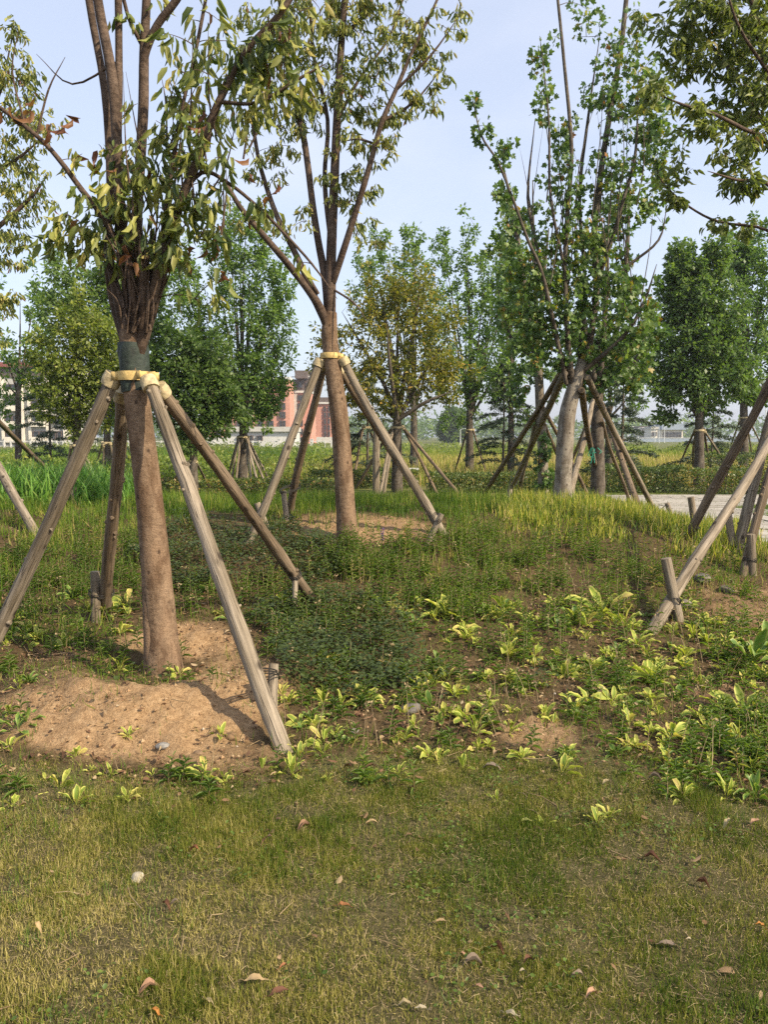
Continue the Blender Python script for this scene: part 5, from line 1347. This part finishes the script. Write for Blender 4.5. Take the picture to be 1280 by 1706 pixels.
def hosta_mesh(seed, mat):
    rs = np.random.default_rng(seed)
    g = Geo(); nl = int(rs.integers(6, 17)); young = rs.uniform(.75, 1.25)
    for k in range(nl):
        a = k * 2.4 + rs.normal(0, .35); inner = k / nl
        L = .115 * young * rs.uniform(.55, 1.25) * (.75 + .4 * (1 - abs(inner - .4))); W = L * rs.uniform(.26, .40)
        up = math.radians(82 - 52 * (1 - inner) + rs.normal(0, 14))
        stem = .02 + .04 * rs.uniform()
        m_ = 7; pts = []; d = up; p = np.zeros(2)
        pts.append(p.copy())
        for i in range(m_):
            st = (stem if i == 0 else L / (m_ - 1))
            p = p + st * np.array((math.cos(d), math.sin(d))); pts.append(p.copy()); d -= rs.uniform(.03, .24)
        pts = np.array(pts); wid = np.array([.10, .16, .62, .95, 1.0, .86, .5, .03]) * W
        ro = rs.normal(0, .35); v = []; st_ = []
        cr = np.array((-1, -.55, 0, .55, 1))
        for i in range(m_ + 1):
            wave = .012 * math.sin(i * 1.9 + seed + k)
            for c in cr:
                y_ = c * wid[i] * .5
                lift = abs(c) * wid[i] * .28 + (wave * abs(c) * (1 if c > 0 else -1)) * (i > 1) * .5 + ro * y_
                x_ = pts[i, 0] - 0; z_ = pts[i, 1] + lift
                v.append((x_ * math.cos(a) - y_ * math.sin(a), x_ * math.sin(a) + y_ * math.cos(a), z_)); st_.append((i / m_, abs(c) if i < m_ else 1.0, 0))
        f = [(i * 5 + j, i * 5 + j + 1, i * 5 + 5 + j + 1, i * 5 + 5 + j) for i in range(m_) for j in range(4)]
        g.add(v, f, np.clip(rs.normal(.5, .26), 0, 1) if rs.uniform() > .06 else 1.0, st_)
    if rs.uniform() < .35:
        tube(g, [(0, 0, 0), (.02, .01, .12), (.03, .02, .2)], [.003, .0025, .001], 4, .9, cap=False)
    o = g.build('hosta_plant', M[mat])
    return o


protos = {k: [hosta_mesh(100 + s + 50 * (k == 'hosta_green'), k) for s in range(14)] for k in ('hosta', 'hosta_green')}
used = set(); placed = []
HOSTA = [(125, 1262, 50), (345, 1296, 64), (372, 1305, 48), (436, 1286, 58), (486, 1292, 60), (496, 1262, 46), (98, 1316, 64), (126, 1342, 60), (212, 1334, 44), (78, 1303, 34), (20, 1345, 50), (545, 1303, 36), (620, 1304, 42),
         (566, 1180, 62), (604, 1168, 64), (538, 1174, 44), (482, 1172, 46), (470, 1160, 40), (665, 1290, 40), (772, 1282, 56), (732, 1272, 48), (716, 1262, 40), (792, 1222, 64), (812, 1188, 66), (756, 1158, 56), (742, 1194, 56), (776, 1200, 50), (848, 1222, 56), (908, 1200, 50), (924, 1206, 44), (962, 1186, 62), (980, 1172, 56),
         (872, 1266, 44), (936, 1290, 60), (1118, 1230, 66), (1166, 1200, 46), (1200, 1186, 78), (1242, 1190, 76), (1186, 1280, 56), (1130, 1106, 46), (1144, 1096, 50), (1196, 1094, 46), (1156, 1062, 50), (1062, 1078, 64), (1092, 1140, 74), (1170, 1148, 56), (1006, 1028, 80), (1030, 1022, 60), (1044, 1048, 50), (880, 1038, 50), (792, 1006, 44),
         (850, 1098, 56), (890, 1096, 44), (1070, 1128, 50), (990, 1118, 46), (1240, 1140, 50), (1232, 1236, 56), (1268, 1212, 60), (214, 1226, 28), (368, 1228, 34), (30, 1148, 46), (14, 1190, 40), (16, 1250, 46), (192, 1022, 52), (210, 1012, 54), (168, 1030, 44), (182, 1086, 46), (104, 1082, 46), (60, 1066, 40),
         (40, 1056, 44), (20, 1040, 40), (200, 1056, 40), (472, 1012, 54), (742, 1028, 60), (905, 1376, 44), (996, 1372, 50), (1016, 1362, 40), (830, 1334, 44), (1080, 1092, 44), (700, 1150, 44), (660, 1120, 40), (1140, 1330, 46), (1210, 1330, 56), (1250, 1290, 60), (860, 1140, 44), (940, 1130, 44), (1020, 1170, 50), (1050, 1210, 44), (690, 1215, 40), (640, 1180, 36)]
GREEN = [(30, 1222, 58), (44, 1208, 50), (1250, 1110, 90), (1275, 1096, 80), (520, 1205, 50), (720, 1180, 46), (690, 1046, 46), (930, 1050, 60), (960, 1036, 60), (1215, 1260, 60), (1262, 1330, 66), (265, 1370, 40), (640, 1010, 50), (350, 990, 40), (120, 1000, 46)]


def place(kind, px, py, wpx, label, group):
    p = G(px, py); k = random.randrange(14); src = protos[kind][k]
    if (kind, k) in used: o = src.copy(); col.objects.link(o)
    else: o = src; used.add((kind, k))
    s = wpx / F * p[1] / .235 * 1.0
    o.location = (p[0], p[1], p[2] - .008); o.rotation_euler = (random.uniform(-.25, .25), random.uniform(-.25, .25), random.uniform(0, 6.28)); o.scale = (s, s, s * random.uniform(.85, 1.2))
    tag(o, label, 'hosta', group); placed.append((o, px, py, label))


def where(px, py):
    if py > 1275 and px < 700: return 'at the lawn edge in front of the sandy ring'
    if py > 1320: return 'straggling out into the lawn on the right'
    if px < 460 and py > 1110: return 'on the bare sandy ring'
    if px < 460: return 'behind the large privet trunk'
    if px > 1120: return 'in the brown soil under the right hand poles'
    if px < 660 and py > 1120: return 'in front of the clover beside the near pole'
    if py < 1060: return 'among the green weeds beyond the clover'
    if px < 900: return 'in the dark soil right of the clover'
    return 'in the dark soil in the middle of the bed'


for px, py, wd in HOSTA:
    place('hosta', px, py, wd, 'yellow edged hosta ' + where(px, py), 'yellow edged hostas ' + where(px, py))
for px, py, wd in GREEN:
    place('hosta_green', px, py, wd, 'plain green broad leaved plant ' + where(px, py), 'green broad leaved plants ' + where(px, py))
cnt = 0
while cnt < 190:
    px, py = random.uniform(0, 1280), random.uniform(1000, 1300)
    p = G(px, py); z = zones(np.array([p[0]]), np.array([p[1]]))
    if z['bed'][0] < .5 or z['sand'][0] > .3 or (z['clover'][0] > .45 and random.random() < .8) or (px < 660 and random.random() < .4): continue
    if random.random() < .75: place('hosta', px, py, random.uniform(24, 46), 'yellow edged hosta ' + where(px, py), 'yellow edged hostas ' + where(px, py))
    else: place('hosta_green', px, py, random.uniform(24, 44), 'plain green broad leaved plant ' + where(px, py), 'green broad leaved plants ' + where(px, py))
    cnt += 1
MARKS = [(683, 1184, 'the flat grey stone'), (470, 1246, 'the foot of the near pole'), (456, 1190, 'the short stake of the near pole'), (272, 1118, 'the large privet trunk foot'), (176, 1024, 'the dark pole foot by its stake'), (522, 1002, 'the brown pole foot beyond the clover'),
         (1131, 1036, 'the wired crossing stake'), (900, 1225, 'the small bare sandy spot'), (271, 1246, 'the small grey stone on the sandy ring'), (821, 1284, 'the grey tan fallen leaf'), (1093, 1302, 'the grey curled fallen leaf'), (1010, 1310, 'the small cream fallen leaf'), (879, 1376, 'the yellow green fallen leaf'), (1212, 1386, 'the cream standing leaf'),
         (386, 1230, 'the brown earthy stone'), (592, 1220, 'the small pale stone'), (1088, 1052, 'the long right pole foot'), (330, 1258, 'the brown clod at the ring foot'), (508, 1384, 'the crumpled pinkish leaf'), (1172, 968, 'the rounded grey stone')]
best = {}
for rec in placed:
    o_, px, py, lab = rec
    for mx_, my_, nm in MARKS:
        dx, dy = px - mx_, (py - my_) * 1.6; dd = math.hypot(dx, dy)
        if dd > 150: continue
        side = ('just left of ' if dx < 0 else 'just right of ') if abs(dx) > abs(dy) else ('just behind ' if dy < 0 else 'just in front of ')
        k_ = (nm, side, lab.split(' ' + where(px, py))[0])
        if k_ not in best or dd < best[k_][0]: best[k_] = (dd, o_)
done = set()
for (nm, side, kind_), (dd, o_) in sorted(best.items(), key=lambda q: q[1][0]):
    if o_.name in done: continue
    done.add(o_.name); o_['label'] = kind_ + ' ' + side + nm
for o_, px, py, lab in placed:
    if o_.name not in done: o_['label'] = lab.replace(' in the ', ' in the open, in the ') if ' in the ' in lab and len(lab.split()) < 13 else lab
for kk in protos:
    for i_, o_ in enumerate(protos[kk]):
        if (kk, i_) not in used: bpy.data.objects.remove(o_)

# ------------------------------------------------------------------ fallen leaves
FM = {}
def fallen(px, py, wpx, c, label, curlv=1.0, stand=0.0):
    p = G(px, py); L = wpx / F * p[1]
    if c not in FM:
        FM[c] = leaf_mat('fallen_leaf_' + {0: 'a'}.get(c, 'tone'), [(0, tuple(x * .45 for x in c)), (1, tuple(min(1, x * .8) for x in c))], .12, .65, .2)
    g = Geo(); a = random.uniform(-.7, .7) + (math.pi if random.random() < .5 else 0)
    m_ = 8; cr = np.array((-1, -.5, 0, .5, 1)); v = []; st_ = []
    wid = np.array([.04, .5, .85, 1, .95, .75, .45, .14, .01]) * L * .42
    for i in range(m_ + 1):
        t = i / m_; x_ = L * (t - .5); arch = -curlv * L * .5 * (t - .5) ** 2 * 2 + .012 + random.uniform(-.003, .003)
        for c_ in cr:
            y_ = c_ * wid[i] * .5 * (1 - .25 * abs(c_) * curlv)
            z_ = arch + curlv * abs(c_) ** 1.5 * wid[i] * .35 + stand * (t * L * .8) + random.uniform(-.0015, .0015)
            x2_ = x_ * (1 - .35 * stand)
            v.append((x2_ * math.cos(a) - y_ * math.sin(a), x2_ * math.sin(a) + y_ * math.cos(a), z_ + .012)); st_.append((t, abs(c_), 0))
    f = [(i * 5 + j, i * 5 + j + 1, i * 5 + 5 + j + 1, i * 5 + 5 + j) for i in range(m_) for j in range(4)]
    g.add(v, f, random.uniform(.2, .8), st_)
    e = np.array((L * .5 * (1 - .35 * stand), 0, v[-3][2]))
    s0 = np.array(v[2]); dr = unit(np.array((-math.cos(a), -math.sin(a), 0)))
    tube(g, [s0, s0 + dr * L * .12 + (0, 0, .004), s0 + dr * L * .25], [.0012, .001, .0008], 4, .3, cap=False)
    o = g.build('fallen_leaf', FM[c]); o.location = tuple(p)
    tag(o, label, 'fallen leaf', 'fallen leaves on the lawn')


TAN = (.42, .30, .17); BRN = (.17, .08, .05); RUST = (.30, .13, .06); GREYB = (.26, .20, .16); CREAM = (.40, .32, .19); PINK = (.42, .25, .17); ORG = (.50, .22, .06); PALE = (.34, .29, .21); LIMEY = (.35, .36, .12)
for a in [(427, 1643, 44, TAN, 'flat tan fallen leaf beside the dark brown one near the bottom', .4), (467, 1664, 42, BRN, 'dark reddish brown fallen leaf beside the flat tan one', .6), (250, 1656, 48, PINK, 'large curled pinkish tan leaf near the bottom left', 1.6), (258, 1697, 28, ORG, 'orange brown leaf at the very bottom under the curled tan one', 1.0),
          (349, 1681, 24, CREAM, 'small cream leaf near the bottom, right of the curled pinkish tan leaf', .6), (444, 1418, 36, PINK, 'pinkish leaf standing on edge in the grass', .8, .9), (324, 1427, 30, RUST, 'rust leaf tucked in the green clump behind the white stone', 1.2, .4), (508, 1384, 34, PINK, 'crumpled pinkish brown leaf at the edge of the lawn below the near pole', 1.8),
          (574, 1519, 28, RUST, 'narrow rust leaf alone in mid lawn', .8), (276, 1521, 30, BRN, 'dark brown leaf below the white stone, left of a pair', 1.4, .4), (290, 1519, 24, GREYB, 'grey brown leaf below the white stone, right of a pair', 1.2, .5), (63, 1562, 26, TAN, 'tan leaf on edge in the straw at far left', 1.0, .8),
          (786, 1613, 48, GREYB, 'large torn grey brown leaf in the lower lawn', 1.8), (772, 1602, 20, PINK, 'small pink tan scrap touching the torn grey brown leaf', 1.0), (800, 1656, 22, PINK, 'small pinkish leaf below the torn grey brown leaf', 1.0), (880, 1614, 32, BRN, 'dark brown leaf right of the torn grey brown leaf', 1.2, .3), (872, 1638, 26, PALE, 'pale leaf standing below the dark brown leaf', 1.0, .7),
          (962, 1636, 32, GREYB, 'grey brown leaf between the pale standing leaf and the tan one', 1.4), (985, 1668, 36, PINK, 'pinkish tan leaf lowest in the right half of the lawn', 1.2), (1111, 1583, 36, GREYB, 'flat grey leaf beside a pale upright one', .5), (1151, 1588, 28, PALE, 'pale upright leaf beside the flat grey one', .8, .8), (1268, 1556, 24, ORG, 'bright orange leaf at the right edge', 1.0, .4),
          (1088, 1437, 36, BRN, 'brown leaf alone in the upper right lawn', 1.3), (1212, 1386, 26, CREAM, 'cream leaf standing by the weedy corner', .9, .8), (1260, 1377, 26, PINK, 'pink tan leaf at the edge of the weedy corner', .8), (821, 1284, 38, GREYB, 'grey tan leaf where the bed meets the lawn', .9), (879, 1376, 26, LIMEY, 'yellow green fallen leaf below the straggling hosta', .5),
          (828, 1590, 36, BRN, 'thin dark curled leaf above the torn grey brown leaf', 2.0), (736, 1546, 24, TAN, 'faded tan leaf alone left of the middle lawn', 1.0), (854, 1702, 32, PALE, 'whitish leaf cut by the bottom edge', .6), (676, 1684, 30, CREAM, 'cream leaf near the bottom, in the middle', .8), (1093, 1302, 30, GREYB, 'grey curled leaf at the right end of the bed edge', 1.6),
          (474, 1620, 22, RUST, 'little rust leaf above the dark reddish brown one', 1.0), (620, 1378, 26, TAN, 'tan leaf at the lawn edge right of the crumpled pinkish one', 1.0), (700, 1692, 26, PALE, 'pale leaf near the bottom, right of the cream one', .8), (1010, 1310, 24, CREAM, 'small cream leaf beside the lone lime bloom in the right lawn', .6), (1170, 1480, 30, BRN, 'thin brown leaf in the right lawn below the lone brown one', 1.8)]:
    fallen(*a)


# ------------------------------------------------------------------ stones
import bmesh
def stone(px, py, wpx, c, label, flat=.7):
    p = G(px, py); r = wpx / F * p[1] * .5
    bm = bmesh.new(); bmesh.ops.create_icosphere(bm, subdivisions=3, radius=1)
    sd = random.random() * 50
    for v in bm.verts:
        q = v.co
        k = 1 + .5 * (float(fbm(np.array([q.x * 1.3 + sd]), np.array([q.y * 1.3 + q.z * 1.7]), 3, 3)[0]) - .5)
        v.co = Vector((q.x * k * r, q.y * k * r * .85, q.z * k * r * flat))
    me = bpy.data.meshes.new('stone'); bm.to_mesh(me); bm.free()
    o = bpy.data.objects.new('stone', me); col.objects.link(o)
    me.materials.append(plain_mat('stone_surface', tuple(x * .55 for x in c), .9, 30, .35, .5)); o.location = (p[0], p[1], p[2] + r * flat * .35); o.rotation_euler = (random.uniform(-.3, .3), random.uniform(-.3, .3), random.uniform(0, 6))
    tag(o, label, 'stone', 'loose stones')
stone(228, 1468, 26, (.62, .55, .42), 'whitish stone lying alone in the lawn', .9)
stone(683, 1184, 46, (.22, .20, .175), 'flat grey stone in front of the clover', .4)
stone(271, 1246, 24, (.38, .36, .33), 'small grey stone on the front of the sandy ring', .6)
stone(386, 1230, 22, (.30, .19, .10), 'brown earthy stone beside the near pole foot', .7)
stone(1172, 968, 34, (.27, .24, .20), 'rounded grey stone behind the wired stake, at the right', .6)
stone(1140, 1010, 36, (.30, .26, .21), 'low brownish stone behind the wired stake foot', .5)
stone(1212, 985, 26, (.24, .20, .16), 'small dull stone in the brown soil at the right', .5)
stone(330, 1258, 20, (.30, .20, .12), 'brown clod like stone at the foot of the sandy ring', .6)
stone(592, 1220, 20, (.36, .32, .27), 'small pale stone left of the flat grey one', .5)
# lone red bloom and the purple spike
p = G(663, 1188); g = Geo(); leaves(g, np.tile(p + (0, 0, .02), (7, 1)), rdir(7, .1, .9), rdir(7), .03, .022, .5, ROUND)
m, nt, out = new_mat('red_petal'); principled(nt, out, (.22, .03, .04), .6); tag(g.build('red_flower', m), 'crushed dark red bloom beside the flat grey stone', 'flower')
p = G(636, 914); o = empty('purple_flower', p, 'single purple flower spike in front of the reddish patch', 'flower')
g = Geo(); tube(g, [p, p + (.01, 0, .16)], [.004, .003], 5); g.build('stem', M['weed'], o)
m, nt, out = new_mat('purple_petal'); principled(nt, out, (.14, .06, .24), .6)
g = Geo(); t = rng.uniform(.06, .2, 60); leaves(g, p + np.stack([t * .05, t * 0, t], -1), rdir(60, -.2, .5), rdir(60), .022, .008, .5, SMALL); g.build('blossom', m, o)
# ------------------------------------------------------------------ summer haze
g = Geo(); box(g, (-480, -40, -2.0), (480, 470, 19.0))
m, nt, out = new_mat('haze_air')
pv = nt.nodes.new('ShaderNodeVolumePrincipled'); pv.inputs['Color'].default_value = (.86, .91, 1, 1); pv.inputs['Density'].default_value = .0005
pv.inputs['Anisotropy'].default_value = .3
nt.links.new(pv.outputs[0], out.inputs['Volume'])
tag(g.build('haze', m, smooth=False), 'thin summer haze over the field', kind='stuff')
sc.cycles.volume_bounces = 0
